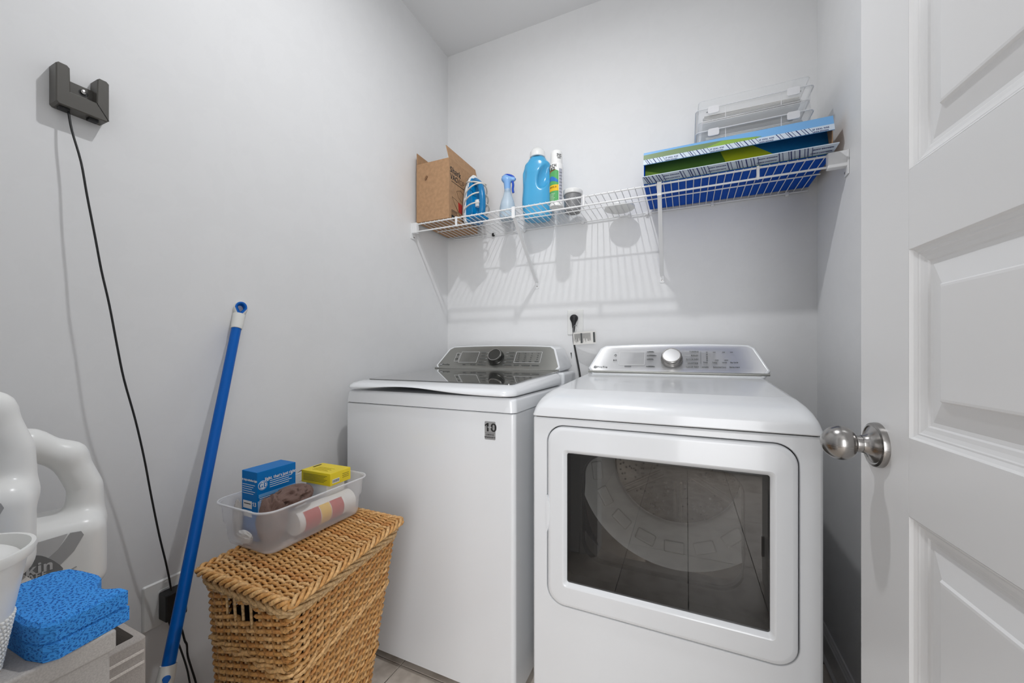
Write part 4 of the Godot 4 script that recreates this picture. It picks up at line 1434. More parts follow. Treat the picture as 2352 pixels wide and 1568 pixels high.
func build_iron():
	# local: y along the iron from heel (0) to tip, -x is the soleplate side, z its width
	var t = thing("steam_iron", "blue and white steam iron standing on its heel, cord wound round", "iron", Vector3(-0.965, SHELF, 0.165), "", -0.62)
	var hw = func(y): return 0.056 * sqrt(maxf(0.0, 1.0 - pow(clampf((y - 0.03) / 0.212, 0.0, 1.0), 2.2))) if y > 0.03 else 0.056 - (0.03 - y) * 0.25
	var plate = func(x0, x1, inset):
		var p = PackedVector2Array()
		for k in 15: 
			var y = 0.240 * k / 14.0
			p.append(Vector2(maxf(hw.call(y) - inset, 0.0008), y + (inset if k == 0 else 0.0) - (inset * 1.5 if k == 14 else 0.0)))
		for k in 15:
			var q = p[14 - k]
			p.append(Vector2(-q.x, q.y))
		var g = Geo.new()
		g.xf = Transform3D(Basis(Vector3(0, 0, -1), Vector3.UP, Vector3(1, 0, 0)), Vector3.ZERO)
		g.prism(p, x0, x1, 0.0015)
		return g
	put("soleplate", plate.call(0.0, 0.005, 0.0), mats.steel_dark, t, "dark metal soleplate")
	put("skirt", plate.call(0.005, 0.022, 0.001), mats.white_plastic, t, "white plastic skirt")
	var body = func(p: Vector3) -> float:
		var w = maxf(hw.call(p.y) * 0.86, 0.003)
		var top = lerpf(0.062, 0.030, smoothstep(0.05, 0.22, p.y))
		var d = maxf(absf(p.z) - w * (1.0 - 0.35 * smoothstep(0.02, top, p.x)), maxf(0.020 - p.x, p.x - top))
		d = maxf(d, maxf(-p.y + 0.003, p.y - 0.218))
		return d
	var g = Geo.new()
	g.nets(Vector3(0.010, -0.008, -0.062), Vector3(0.08, 0.235, 0.062), 0.005, body)
	put("water_tank", g, mats.iron_blue, t, "translucent blue water tank")
	g = Geo.new()
	g.tube(smooth_path([Vector3(0.045, 0.018, 0), Vector3(0.085, 0.018, 0), Vector3(0.108, 0.034, 0), Vector3(0.112, 0.08, 0), Vector3(0.104, 0.13, 0), Vector3(0.082, 0.170, 0), Vector3(0.05, 0.195, 0), Vector3(0.035, 0.205, 0)], 6), 0.0155, 12)
	put("handle", g, mats.iron_handle, t, "blue handle")
	g = Geo.new()
	g.rbox(Vector3(0.058, 0.008, 0), Vector3(0.11, 0.016, 0.07), 0.006, 2)
	put("heel", g, mats.iron_handle, t)
	g = Geo.new()
	g.xf = Transform3D(Basis(), Vector3(0.07, 0.085, 0))
	g.lathe([Vector2(0, -0.02), Vector2(0.016, -0.018), Vector2(0.018, 0.012), Vector2(0, 0.016)], 16)
	put("steam_dial", g, mats.white_plastic, t, "white dial under the handle")
	g = Geo.new()
	for w in [[0.035, 0.05, 0.35], [0.075, 0.085, 0.5], [0.115, 0.105, 0.6], [0.17, 0.16, -0.35]]:
		var loop = []
		for k in 25:
			var a = TAU * k / 24
			var y = w[0] + w[2] * 0.055 * cos(a) + 0.02
			var hz = 0.062 * sqrt(maxf(0.15, 1.0 - pow(y / 0.26, 2.0)))
			loop.append(Vector3(0.055 + 0.064 * cos(a) - 0.02 * y / 0.2, y, hz * sin(a)))
		g.tube(loop.slice(0, 24), 0.0035, 7, true)
	put("cord", g, mats.cord_white, t, "white power cord wound in loops")

# ------------------------------------------------------------------ bottles and cans on the shelf
func build_spray():
	var t = thing("spray_bottle", "pale blue translucent trigger spray bottle beside the iron", "bottle", Vector3(-0.776, SHELF, 0.160), "", 0.25)
	var g = Geo.new()
	g.lathe([Vector2(0, 0.001), Vector2(0.034, 0.001), Vector2(0.038, 0.005), Vector2(0.0385, 0.03), Vector2(0.037, 0.06), Vector2(0.031, 0.088), Vector2(0.022, 0.112), Vector2(0.0165, 0.130), Vector2(0.015, 0.142), Vector2(0.015, 0.147)], 36)
	put("bottle_body", g, mats.spray_body, t, "pale clear plastic body")
	g = Geo.new()
	g.lathe([Vector2(0, 0.003), Vector2(0.032, 0.003), Vector2(0.0365, 0.008), Vector2(0.037, 0.03), Vector2(0.0355, 0.058), Vector2(0.034, 0.066), Vector2(0, 0.066)], 32)
	put("liquid", g, mats.spray_liquid, t)
	g = Geo.new()
	g.nets(Vector3(-0.04, 0.135, -0.028), Vector3(0.062, 0.228, 0.028), 0.004, func(p: Vector3) -> float:
		var d = sd_cap(p, Vector3(0, 0.142, 0), Vector3(-0.002, 0.185, 0), 0.015, 0.017)
		d = smin(d, sd_cap(p, Vector3(-0.006, 0.196, 0), Vector3(0.03, 0.192, 0), 0.0165, 0.010), 0.012)
		d = smin(d, sd_cap(p, Vector3(-0.012, 0.203, 0), Vector3(-0.018, 0.196, 0), 0.012, 0.012), 0.01)
		return d)
	put("spray_head", g, mats.spray_head, t, "light blue spray head")
	g = Geo.new()
	g.tube(smooth_path([Vector3(-0.026, 0.205, 0), Vector3(-0.005, 0.2145, 0), Vector3(0.022, 0.207, 0), Vector3(0.038, 0.190, 0)], 5), [0.004, 0.0045, 0.005, 0.0055, 0.006, 0.006, 0.006, 0.006, 0.006, 0.006, 0.006, 0.006, 0.0055, 0.005, 0.0045, 0.004], 8)
	put("head_crest", g, mats.spray_blue, t)
	g = Geo.new()
	g.tube(smooth_path([Vector3(0.024, 0.184, 0), Vector3(0.027, 0.165, 0), Vector3(0.025, 0.145, 0), Vector3(0.028, 0.128, 0)], 5), 0.0055, 8)
	put("trigger", g, mats.spray_blue, t, "deep blue trigger")

func build_softener():
	var t = thing("softener_bottle", "tall turquoise blue bottle with white cap on the wire shelf", "bottle", Vector3(-0.650, SHELF, 0.090), "", 0.20)
	var lerp_tab = func(tab, y):
		for i in tab.size() - 1:
			if y <= tab[i + 1][0]:
				var u = clampf((y - tab[i][0]) / (tab[i + 1][0] - tab[i][0]), 0.0, 1.0)
				u = u * u * (3.0 - 2.0 * u)
				return lerpf(tab[i][1], tab[i + 1][1], u)
		return tab[tab.size() - 1][1]
	var W = [[0.0, 0.060], [0.02, 0.068], [0.09, 0.074], [0.16, 0.070], [0.22, 0.071], [0.262, 0.062], [0.288, 0.043], [0.305, 0.028]]
	var D = [[0.0, 0.038], [0.02, 0.045], [0.10, 0.048], [0.22, 0.043], [0.27, 0.036], [0.305, 0.026]]
	var g = Geo.new()
	g.nets(Vector3(-0.085, -0.008, -0.06), Vector3(0.085, 0.318, 0.06), 0.0055, func(p: Vector3) -> float:
		var w = lerp_tab.call(W, p.y); var dd = lerp_tab.call(D, p.y)
		var q = pow(pow(absf(p.x) / w, 2.4) + pow(absf(p.z) / dd, 2.4), 1.0 / 2.4)
		var d = (q - 1.0) * minf(w, dd)
		d = maxf(d, maxf(0.001 - p.y, p.y - 0.303))
		for s in [1.0, -1.0]:
			var c = -sd_ell(Vector3(p.x - 0.25 * (p.y - 0.2), p.y, p.z), Vector3(0.042, 0.205, s * 0.052), Vector3(0.036, 0.066, 0.044))
			d = -smin(-d, -c, 0.006)
			c = -sd_ell(p, Vector3(-0.064, 0.218, s * 0.046), Vector3(0.017, 0.044, 0.026))
			d = -smin(-d, -c, 0.005)
		return d)
	put("bottle_body", g, mats.turquoise, t)
	g = Geo.new()
	g.lathe([Vector2(0.030, 0.300), Vector2(0.0365, 0.301), Vector2(0.0375, 0.306), Vector2(0.0355, 0.326), Vector2(0.032, 0.331), Vector2(0.030, 0.334), Vector2(0.024, 0.341), Vector2(0.012, 0.3445), Vector2(0, 0.345)], 40)
	put("cap", g, mats.white_plastic, t, "white domed cap")

func build_can():
	var r = 0.0295
	var t = thing("aerosol_can", "white and green fabric protector spray can on the shelf", "can", Vector3(-0.516, SHELF, 0.214))
	var g = Geo.new()
	g.lathe([Vector2(0, 0.004), Vector2(r - 0.006, 0.004), Vector2(r - 0.003, 0.0005), Vector2(r + 0.001, 0.0015), Vector2(r + 0.001, 0.004), Vector2(r, 0.006), Vector2(r, 0.175), Vector2(r - 0.001, 0.182), Vector2(r - 0.006, 0.190)], 40)
	put("can_body", g, mats.white_plastic, t)
	g = Geo.new()
	g.lathe([Vector2(r - 0.004, 0.186), Vector2(r - 0.0045, 0.232), Vector2(r - 0.006, 0.240), Vector2(r - 0.011, 0.245), Vector2(0, 0.246)], 40)
	put("cap", g, mats.white_plastic, t, "white cap")
	# label: bands wrapped round the can, front towards the room
	var patch = func(a0, a1, ya, yb, m, called, rr = 0.0004):
		var q = Geo.new()
		var n = 16
		for k in n:
			var u0 = a0 + (a1 - a0) * k / n; var u1 = a0 + (a1 - a0) * (k + 1) / n
			var f0 = float(k) / n; var f1 = float(k + 1) / n
			var b0 = ya.call(f0); var b1 = ya.call(f1); var c0 = yb.call(f0); var c1 = yb.call(f1)
			var R = r + rr
			q.quad(Vector3(R * sin(u0), b0, R * cos(u0)), Vector3(R * sin(u1), b1, R * cos(u1)), Vector3(R * sin(u1), c1, R * cos(u1)), Vector3(R * sin(u0), c0, R * cos(u0)))
		put(called, q, m, t)
	var K = func(v): return func(_f): return v
	patch.call(-1.7, 0.62, K.call(0.015), func(f): return 0.135 + 0.022 * sin(f * PI * 0.8), mats.can_green, "label_green")
	patch.call(-1.7, 0.62, K.call(0.064), K.call(0.090), mats.can_yellow, "label_yellow", 0.0007)
	patch.call(-1.7, 0.55, func(f): return 0.098 + 0.010 * sin(f * PI), func(f): return 0.108 + 0.020 * sin(f * PI), mats.can_blue, "label_blue", 0.0007)
	patch.call(-1.7, 0.15, func(f): return 0.141 + 0.012 * f, func(f): return 0.144 + 0.012 * f, mats.print_red, "label_red_line", 0.0009)
	patch.call(0.70, 1.25, K.call(0.02), K.call(0.16), mats.can_grey, "label_text_block", 0.0005)
	for k in 9: patch.call(0.72, 1.22, K.call(0.03 + 0.014 * k), K.call(0.032 + 0.014 * k), mats.ink_grey, "text_line", 0.0008)
	for k in 6: patch.call(-0.9, -0.1 + 0.1 * (k % 3), K.call(0.022 + 0.006 * k), K.call(0.0232 + 0.006 * k), mats.ink_white, "text_line", 0.0008)
	var word = func(s, y, h, m, a, bold = true):
		var n = s.length()
		for i in n:
			var an = a + (i - (n - 1) / 2.0) * h * 0.92 / r
			lettering(s[i], h, m, t, Transform3D(Basis(Vector3.UP, an), Vector3((r + 0.0012) * sin(an), y, (r + 0.0012) * cos(an))), bold, 0.95)
	word.call("SCOTCH", 0.172, 0.0125, mats.ink, -0.85)
	word.call("GARD", 0.158, 0.0125, mats.ink, -0.65)
	word.call("SHIELD", 0.080, 0.006, mats.ink, -0.25)
	for q in [["Made", 0.222], ["in the", 0.2145], ["USA", 0.207]]:
		lettering(q[0], 0.0058, mats.ink, t, Transform3D(Basis(Vector3.UP, 0.75), Vector3((r - 0.0036) * sin(0.75), q[1], (r - 0.0036) * cos(0.75))), true)

func build_jar():
	var t = thing("ribbed_jar", "small grey ribbed jar with white rim behind the spray can", "jar", Vector3(-0.468, SHELF, 0.125))
	var g = Geo.new()
	var prof = [Vector2(0, 0.001), Vector2(0.034, 0.001)]
	for k in 21:
		prof.append(Vector2(0.0352 + 0.0006 * (k % 2) + 0.0035 * k / 20.0, 0.004 + 0.0038 * k))
	g.lathe(prof, 40, 10)
	put("jar_body", g, mats.jar_grey, t, "grey ribbed body")
	g = Geo.new()
	g.lathe([Vector2(0.033, 0.078), Vector2(0.043, 0.079), Vector2(0.0455, 0.084), Vector2(0.045, 0.094), Vector2(0.041, 0.099), Vector2(0, 0.1)], 40)
	put("lid", g, mats.white_plastic, t, "white lid")

func build_disc():
	var t = thing("round_lid", "flat white round lid lying alone on the wire shelf", "lid", Vector3(-0.268, SHELF, 0.082))
	var g = Geo.new()
	g.lathe([Vector2(0, 0.0), Vector2(0.058, 0.0), Vector2(0.0635, 0.002), Vector2(0.065, 0.006), Vector2(0.0635, 0.011), Vector2(0.057, 0.0125), Vector2(0, 0.0125)], 48)
	put("disc", g, mats.white_plastic, t)
	g = Geo.new()
	g.rbox(Vector3(0.035, 0.020, -0.02), Vector3(0.014, 0.016, 0.010), 0.003, 2)
	put("tab", g, mats.white_plastic, t)

# ------------------------------------------------------------------ long printed box of bags and clear cases
func build_bag_box():
	var at = Vector3(0.14, SHELF, 0.16)
	var t = thing("bag_box", "long blue and green printed box lying open at the front", "box", at)
	var X0 = -0.146; var X1 = 0.425; var Z0 = 0.022; var Z1 = 0.296; var Y0 = SHELF + 0.001; var Y1 = 1.838
	var th = 0.0025
	var pan = func(c, s, m, called):
		var g = G(at)
		g.rbox(c, s, 0.0006, 1)
		return put(called, g, m, t)
	pan.call(Vector3((X0 + X1) / 2, Y0 + th / 2, (Z0 + Z1) / 2), Vector3(X1 - X0, th, Z1 - Z0), mats.box_blue, "bottom")
	pan.call(Vector3((X0 + X1) / 2, (Y0 + Y1) / 2, Z0 + th / 2), Vector3(X1 - X0, Y1 - Y0 - 2 * th, th), mats.box_blue, "back_panel")
	pan.call(Vector3(X0 + th / 2, (Y0 + Y1) / 2, (Z0 + Z1) / 2), Vector3(th, Y1 - Y0 - 2 * th, Z1 - Z0 - 2 * th), mats.box_blue, "end_panel")
	pan.call(Vector3(X1 - th / 2, (Y0 + Y1) / 2, (Z0 + Z1) / 2), Vector3(th, Y1 - Y0 - 2 * th, Z1 - Z0 - 2 * th), mats.kraft, "end_panel")
	pan.call(Vector3((X0 + X1) / 2, Y1 - th / 2, (Z0 + Z1) / 2), Vector3(X1 - X0, th, Z1 - Z0), mats.box_sky, "top_panel")
	# sheets are described by x and a fraction down the panel
	var sheet = func(A: Vector3, B: Vector3, parent, called, m, regions):
		# A: top-left-front, B: bottom-left; panel runs to X1
		var nn = (Vector3(1, 0, 0).cross(A - B)).normalized()
		var g = G(at)
		var A2 = A + Vector3(X1 - X0, 0, 0); var B2 = B + Vector3(X1 - X0, 0, 0)
		g.quad(B, B2, A2, A); g.quad(A - nn * th, A2 - nn * th, B2 - nn * th, B - nn * th)
		g.quad(B - nn * th, B2 - nn * th, B2, B); g.quad(A, A2, A2 - nn * th, A - nn * th)
		g.quad(B2, B2 - nn * th, A2 - nn * th, A2); g.quad(B - nn * th, B, A, A - nn * th)
		var p = put(called, g, m, parent)
		var Q = Transform3D(Basis(Vector3(1, 0, 0), (A - B).normalized(), nn), B - at)
		var hh = (A - B).length()
		for r in regions:
			g = Geo.new()
			g.xf = Q
			var poly = PackedVector2Array()
			for q in r[0]: poly.append(Vector2(q[0] * (X1 - X0), q[1] * hh))
			g.prism(poly, 0.0, r[3] if r.size() > 3 else 0.0005)
			put(r[2], g, r[1], p)
		return [p, Q, hh]
	# upper flap, bulging out at the front
	var hill = [[0.0, 0.0]]
	hill.append([0.42, 0.0])
	for k in 9: hill.append([0.62 - 0.62 * k / 8.0, 0.80 - 0.06 * k / 8.0 - 0.55 * pow(1.0 - k / 8.0, 2.0) * 0.5])
	var bright = [[0.42, 0.26], [1.0, 0.26], [1.0, 0.60], [0.62, 0.52]]
	var up = sheet.call(Vector3(X0, Y1, Z1), Vector3(X0, 1.786, Z1 + 0.016), t, "upper_flap", mats.box_sky, [
		[[[0.0, 0.40], [0.5, 0.40], [0.64, 0.55], [0.45, 0.78], [0.22, 0.84], [0.0, 0.80]], mats.box_olive, "hill_print"],
		[[[0.36, 0.40], [0.62, 0.40], [0.66, 0.50], [0.58, 0.62], [0.46, 0.74]], mats.box_lime, "lime_print", 0.0008],
		[[[0.0, 0.0], [1.0, 0.0], [1.0, 0.40], [0.0, 0.40]], mats.box_pale, "stripe_band", 0.0010]])
	var low = sheet.call(Vector3(X0, 1.828, Z1 - 0.055), Vector3(X0, Y0 + 0.004, Z1 - 0.018), t, "front_panel", mats.box_green, [
		[[[0.0, 0.30], [0.16, 0.10], [0.26, 0.10], [0.0, 0.62]], mats.box_lime, "lime_print"],
		[[[0.50, 0.10], [0.82, 0.10], [0.62, 0.9], [0.45, 0.9]], mats.box_yellow, "yellow_print"],
		[[[0.80, 0.08], [1.0, 0.08], [1.0, 1.0], [0.60, 1.0]], mats.box_teal, "blue_print", 0.0008]])
	# lower stripe band along the foot
	var foot = sheet.call(Vector3(X0, 1.7235, 0.3535), Vector3(X0, 1.7200, Z1 + 0.002), t, "lower_flap", mats.box_pale, [])
	# slanted stripes on both bands
	for b in [[up, 0.0, 0.40], [foot, 0.0, 1.0]]:
		var Q = b[0][1]; var h = b[0][2] * b[2]
		for rep in 4:
			var bx = rep * 0.146
			for q in [[0.004, 0.0016], [0.010, 0.0028], [0.020, 0.0014], [0.032, 0.0030], [0.046, 0.0016], [0.054, 0.0022], [0.066, 0.0014], [0.124, 0.0026], [0.134, 0.0014]]:
				var x = bx + q[0]
				if x + 0.014 > X1 - X0: continue
				var g = Geo.new()
				g.xf = Q
				g.prism(PackedVector2Array([Vector2(x + 0.012, 0.0), Vector2(x + 0.012 + q[1], 0.0), Vector2(x + q[1], h), Vector2(x, h)]), 0.0, 0.0014)
				put("stripe_print", g, mats.ink_blue, b[0][0])
		for rep in 4:
			var bx = rep * 0.146 + 0.098
			if bx + 0.02 > X1 - X0: continue
			if b[2] < 1.0:
				lettering("IF SEAL HAS", 0.0062, mats.ink_blue, b[0][0], Q * Transform3D(Basis(), Vector3(bx, h * 0.55, 0.0012)), true, 0.9)
				lettering("BEEN BROKEN", 0.0045, mats.ink_blue, b[0][0], Q * Transform3D(Basis(), Vector3(bx, h * 0.12, 0.0012)), true, 0.9)
			else:
				lettering("BEEN BROKEN", 0.0062, mats.ink_blue, b[0][0], Q * Transform3D(Basis(), Vector3(bx, h * 0.68, 0.0008)), true, 0.9)
				lettering("CHECK CONTENTS", 0.0058, mats.ink_blue, b[0][0], Q * Transform3D(Basis(), Vector3(bx, h * 0.28, 0.0008)), true, 0.8)

func build_cases():
	var y = 1.8395
	for k in 2:
		var h = [0.078, 0.080][k]
		var at = Vector3(0.207, y, 0.150)
		var t = thing("clear_plastic_case", ["clear plastic latch case resting directly on the printed box", "clear plastic latch case stacked on top of another clear case"][k], "case", at, "stacked clear plastic cases")
		y += h + 0.001
		var sx = 0.342; var sz = 0.250
		var ring = func(d, yy, r): return ringy(rrect(-sx / 2 + d, -sz / 2 + d, sx / 2 - d, sz / 2 - d, r, 5), yy)
		var g = Geo.new()
		g.loft([ring.call(0.006, 0.0, 0.012), ring.call(0.003, 0.003, 0.014), ring.call(0.001, h * 0.55, 0.014)], true, true)
		put("tray", g, mats.clear, t, "clear tray")
		g = Geo.new()
		g.loft([ring.call(-0.004, h * 0.50, 0.016), ring.call(-0.004, h * 0.56, 0.016), ring.call(0.001, h * 0.58, 0.014), ring.call(0.004, h - 0.004, 0.012), ring.call(0.008, h, 0.01)], true, false, true)
		put("lid", g, mats.clear, t, "clear lid")
		g = Geo.new()
		var loop = ring.call(-0.004, h * 0.53, 0.016)
		g.tube(loop, 0.0018, 6, true)
		g.tube(ring.call(0.006, h - 0.002, 0.012), 0.0012, 6, true)
		g.tube(ring.call(0.006, 0.002, 0.012), 0.0014, 6, true)
		put("rim_edge", g, mats.frost, t)
		for s in [-1.0, 1.0]:
			g = Geo.new()
			g.xf = Transform3D(Basis(), Vector3(s * 0.118, h * 0.52, sz / 2 + 0.003))
			g.prism(rrect(-0.018, -0.020, 0.018, 0.006, 0.006, 4), 0.0, 0.003, 0.001)
			put("latch", g, mats.frost, t)
		for x in [-0.08, 0.085]:
			g = Geo.new()
			g.rbox(Vector3(x, h * 0.27, sz / 2 - 0.002), Vector3(0.0022, h * 0.5, 0.003), 0.0008, 1)
			put("rib", g, mats.frost, t)
		if k == 1:
			for x in [-0.13, 0.13]:
				g = Geo.new()
				g.rbox(Vector3(x, h * 0.45, sz / 2 - 0.008), Vector3(0.022, 0.004, 0.003), 0.001, 1)
				put("hinge_mark", g, mats.ink_grey, t)
		# sheets of paper inside
		g = Geo.new()
		rng.seed = 50 + k
		for i in 7:
			var u = 0.004 + i * h * 0.055
			g.xf = Transform3D(Basis(Vector3.UP, rng.randf_range(-0.05, 0.05)) * Basis(Vector3(0, 0, 1), rng.randf_range(-0.012, 0.012)), Vector3(rng.randf_range(-0.006, 0.006), u, 0))
			g.rbox(Vector3.ZERO, Vector3(0.29, 0.0012, 0.20), 0.0004, 1)
		put("paper_sheets", g, mats.paper, t, "loose white sheets")

# ------------------------------------------------------------------ wicker hamper
func build_hamper():
	var at = Vector3(-0.86, 0, 1.14)
	var t = thing("wicker_hamper", "golden woven wicker hamper with lid, standing by the left wall", "hamper", at)
	# corners near-left, near-right, far-right, far-left of the body, at the top and at the floor
	var top = [Vector3(-0.972, 0.585, 1.326), Vector3(-0.700, 0.585, 1.324), Vector3(-0.748, 0.585, 0.972), Vector3(-1.022, 0.585, 0.975)]
	var bot = [Vector3(-0.955, 0.012, 1.300), Vector3(-0.700, 0.012, 1.296), Vector3(-0.775, 0.012, 1.085), Vector3(-1.01, 0.012, 1.085)]
	var counts = [10, 17, 10, 17]
	var stakes = []      # fraction round the outline as [side, u]
	for s in 4:
		for k in counts[s]: stakes.append([s, (k + 0.5) / counts[s]])
	var cr = 0.028
	var edge = func(s: int, u: float, y: float) -> Array:
		# point on the rounded outline at height y and its outward direction
		var f = (y - 0.012) / 0.573
		var c = []
		for k in 4: c.append(bot[k].lerp(top[k], f))
		var a = c[s]; var b = c[(s + 1) % 4]
		var L = (b - a).length()
		var p = a.lerp(b, u)
		var d = (b - a).normalized()
		var o = Vector3(-d.z, 0, d.x)
		var da = u * L; var db = (1.0 - u) * L
		var pull = 0.0
		var turn = 0.0
		if da < cr: pull = cr - sqrt(maxf(0.0, cr * cr - (cr - da) * (cr - da))); turn = -(1.0 - da / cr)
		elif db < cr: pull = cr - sqrt(maxf(0.0, cr * cr - (cr - db) * (cr - db))); turn = 1.0 - db / cr
		p -= o * pull * 0.55
		o = (o + d * turn * 0.9).normalized()
		return [Vector3(p.x, y, p.z), o]
	# check the outward sign once
	var mid = edge.call(1, 0.5, 0.3)
	var sign = 1.0 if (mid[0] + mid[1] * 0.1 - Vector3(-0.86, 0.3, 1.14)).length() > (mid[0] - Vector3(-0.86, 0.3, 1.14)).length() else -1.0
	var hole_lo = 0.525; var hole_hi = 0.562
	rng.seed = 8
	# stakes
	for i in stakes.size():
		var g = G(at)
		var path = []
		for k in 10:
			var y = lerpf(0.015, 0.578, k / 9.0)
			path.append(edge.call(stakes[i][0], stakes[i][1], y)[0])
		g.tube(path, 0.0032, 5)
		put("stake", g, mats.willow_pale, t)
	# weavers: one closed round of willow per row, in and out of the stakes
	var rows = 74
	var ns = stakes.size()
	for r in rows:
		var y = 0.016 + r * 0.00765
		var diag = y < 0.50
		var runs = [[]]
		var mI = (r * 7 + int(rng.randi() % 3)) % mats.willow.size()
		for i in ns:
			for h in 4:
				var u = stakes[i][1] + (h - 2) / 4.0 / counts[stakes[i][0]]
				var ph = PI * (i + (h - 2) / 4.0 + r)
				var e = edge.call(stakes[i][0], u, y)
				var off = 0.0052 * cos(ph)
				var rise = 0.0030 * sin(ph) if stakes[i][0] == 1 else 0.0012 * sin(ph)
				var hole = stakes[i][0] == 0 and u > 0.26 and u < 0.62 and y > hole_lo and y < hole_hi
				if hole:
					if runs[runs.size() - 1].size(): runs.append([])
				else:
					runs[runs.size() - 1].append(e[0] + e[1] * sign * off + Vector3.UP * rise)
		var g = G(at)
		for k in runs.size():
			if runs[k].size() < 3: continue
			var closed = runs.size() == 1
			g.tube(runs[k], 0.0042 + 0.0004 * sin(r * 2.3), 6, closed)
		put("weaver", g, mats.willow[mI], t)
	# twisted bands: border below the lid and two belts
	var rope = func(y, rad, strands, pitch, m, called, grow, parent):
		for s in strands:
			var g = G(at)
			var path = []
			for sd in 4:
				var n = 60
				for k in n:
					var e = edge.call(sd, (k + 0.5) / n, minf(y, 0.60))
					var ph = TAU * (s / float(strands)) + (k + sd * n) * pitch
					path.append(Vector3(e[0].x, y, e[0].z) + e[1] * sign * (grow + rad * 0.9 * cos(ph)) + Vector3.UP * rad * 0.9 * sin(ph))
			g.tube(path, rad * 0.8, 6, true)
			put(called, g, m, parent)
	rope.call(0.578, 0.0055, 3, TAU / 17.0, mats.willow_pale, "border_strand", 0.004, t)
	rope.call(0.586, 0.0055, 3, -TAU / 19.0, mats.willow_pale, "border_strand", 0.007, t)
	rope.call(0.300, 0.0045, 2, TAU / 16.0, mats.willow[1], "belt_strand", 0.006, t)
	rope.call(0.455, 0.0045, 2, TAU / 16.0, mats.willow[2], "belt_strand", 0.006, t)
	# inside: dark filling, paints the shade behind weave and handle hole
	var g = G(at)
	var rin = []
	for yy in [0.03, 0.30, 0.50]:
		var a = []
		for sd in 4:
			for k in 8:
				var e = edge.call(sd, (k + 0.5) / 8.0, yy)
				a.append(e[0] - e[1] * sign * 0.03)
		rin.append(a)
	g.loft(rin, true, true, true)
	put("laundry", g, mats.shade_fill, t, "dark filling painted as the shade inside")
	# lid: rods along the length, short weavers across them
	var lt = [Vector3(-0.986, 0, 1.338), Vector3(-0.688, 0, 1.336), Vector3(-0.740, 0, 0.952), Vector3(-1.036, 0, 0.955)]
	var LP = func(u: float, w: float) -> Vector3:   # u across, w from near to far
		return lt[0].lerp(lt[1], u).lerp(lt[3].lerp(lt[2], u), w)
	var lidy = 0.607
	var g2 = G(at)
	var lid = put("lid", lid_board(LP, lidy - 0.006, at), mats.willow_dark, t, "flat woven lid")
	var nr = 9
	for k in nr:
		g = G(at)
		var path = []
		for j in 13: path.append(LP.call((k + 0.7) / (nr + 0.4), 0.012 + 0.976 * j / 12.0) + Vector3.UP * lidy)
		g.tube(path, 0.0040, 6)
		put("lid_rod", g, mats.willow_pale, lid)
	var nw = 62
	for r in nw:
		g = G(at)
		var path = []
		var w = 0.018 + 0.964 * r / (nw - 1)
		for k in nr * 4 + 5:
			var uu = (k / 4.0 - 0.5 + 0.7) / (nr + 0.4)
			if uu < 0.004 or uu > 0.996: continue
			var ph = PI * (k / 4.0 - 0.5 + r)
			path.append(LP.call(uu, w + 0.004 * sin(ph)) + Vector3.UP * (lidy + 0.0048 * cos(ph)))
		g.tube(path, 0.0034, 6)
		put("lid_weaver", g, mats.willow[(r * 5 + r / 3) % mats.willow.size()], lid)
	# wrapped border of the lid
	for s in 3:
		g = G(at)
		var path = []
		for sd in 4:
			var n = 70
			for k in n:
				var u = (k + 0.5) / n
				var p; var d
				var q = [Vector2(u, 0), Vector2(1, u), Vector2(1 - u, 1), Vector2(0, 1 - u)][sd]
				q = Vector2(clampf(q.x, 0.02, 0.98), clampf(q.y, 0.012, 0.988))
				p = LP.call(q.x, q.y)
				var c = LP.call(0.5, 0.5)
				var o = [Vector3(0, 0, 1), Vector3(1, 0, 0), Vector3(0, 0, -1), Vector3(-1, 0, 0)][sd]
				var ph = TAU * s / 3.0 + (k + sd * n) * TAU / (14.0 if sd % 2 == 0 else 11.0)
				path.append(p + o * (0.004 + 0.0066 * cos(ph)) + Vector3.UP * (lidy - 0.001 + 0.0066 * sin(ph)))
		g.tube(path, 0.0046, 6, true)
		put("lid_border", g, mats.willow[s], lid)

func lid_board(LP: Callable, y: float, at: Vector3) -> Geo:
	var g = G(at)
	var a = []
	for q in [Vector2(0.02, 0.012), Vector2(0.98, 0.012), Vector2(0.98, 0.988), Vector2(0.02, 0.988)]: a.append(LP.call(q.x, q.y))
	var up = Vector3.UP
	g.quad(a[0] + up * (y + 0.002), a[1] + up * (y + 0.002), a[2] + up * (y + 0.002), a[3] + up * (y + 0.002))
	g.quad(a[3] + up * (y - 0.006), a[2] + up * (y - 0.006), a[1] + up * (y - 0.006), a[0] + up * (y - 0.006))
	for k in 4:
		var p = a[k]; var q = a[(k + 1) % 4]
		g.quad(p + up * (y - 0.006), q + up * (y - 0.006), q + up * (y + 0.002), p + up * (y + 0.002))
	return g

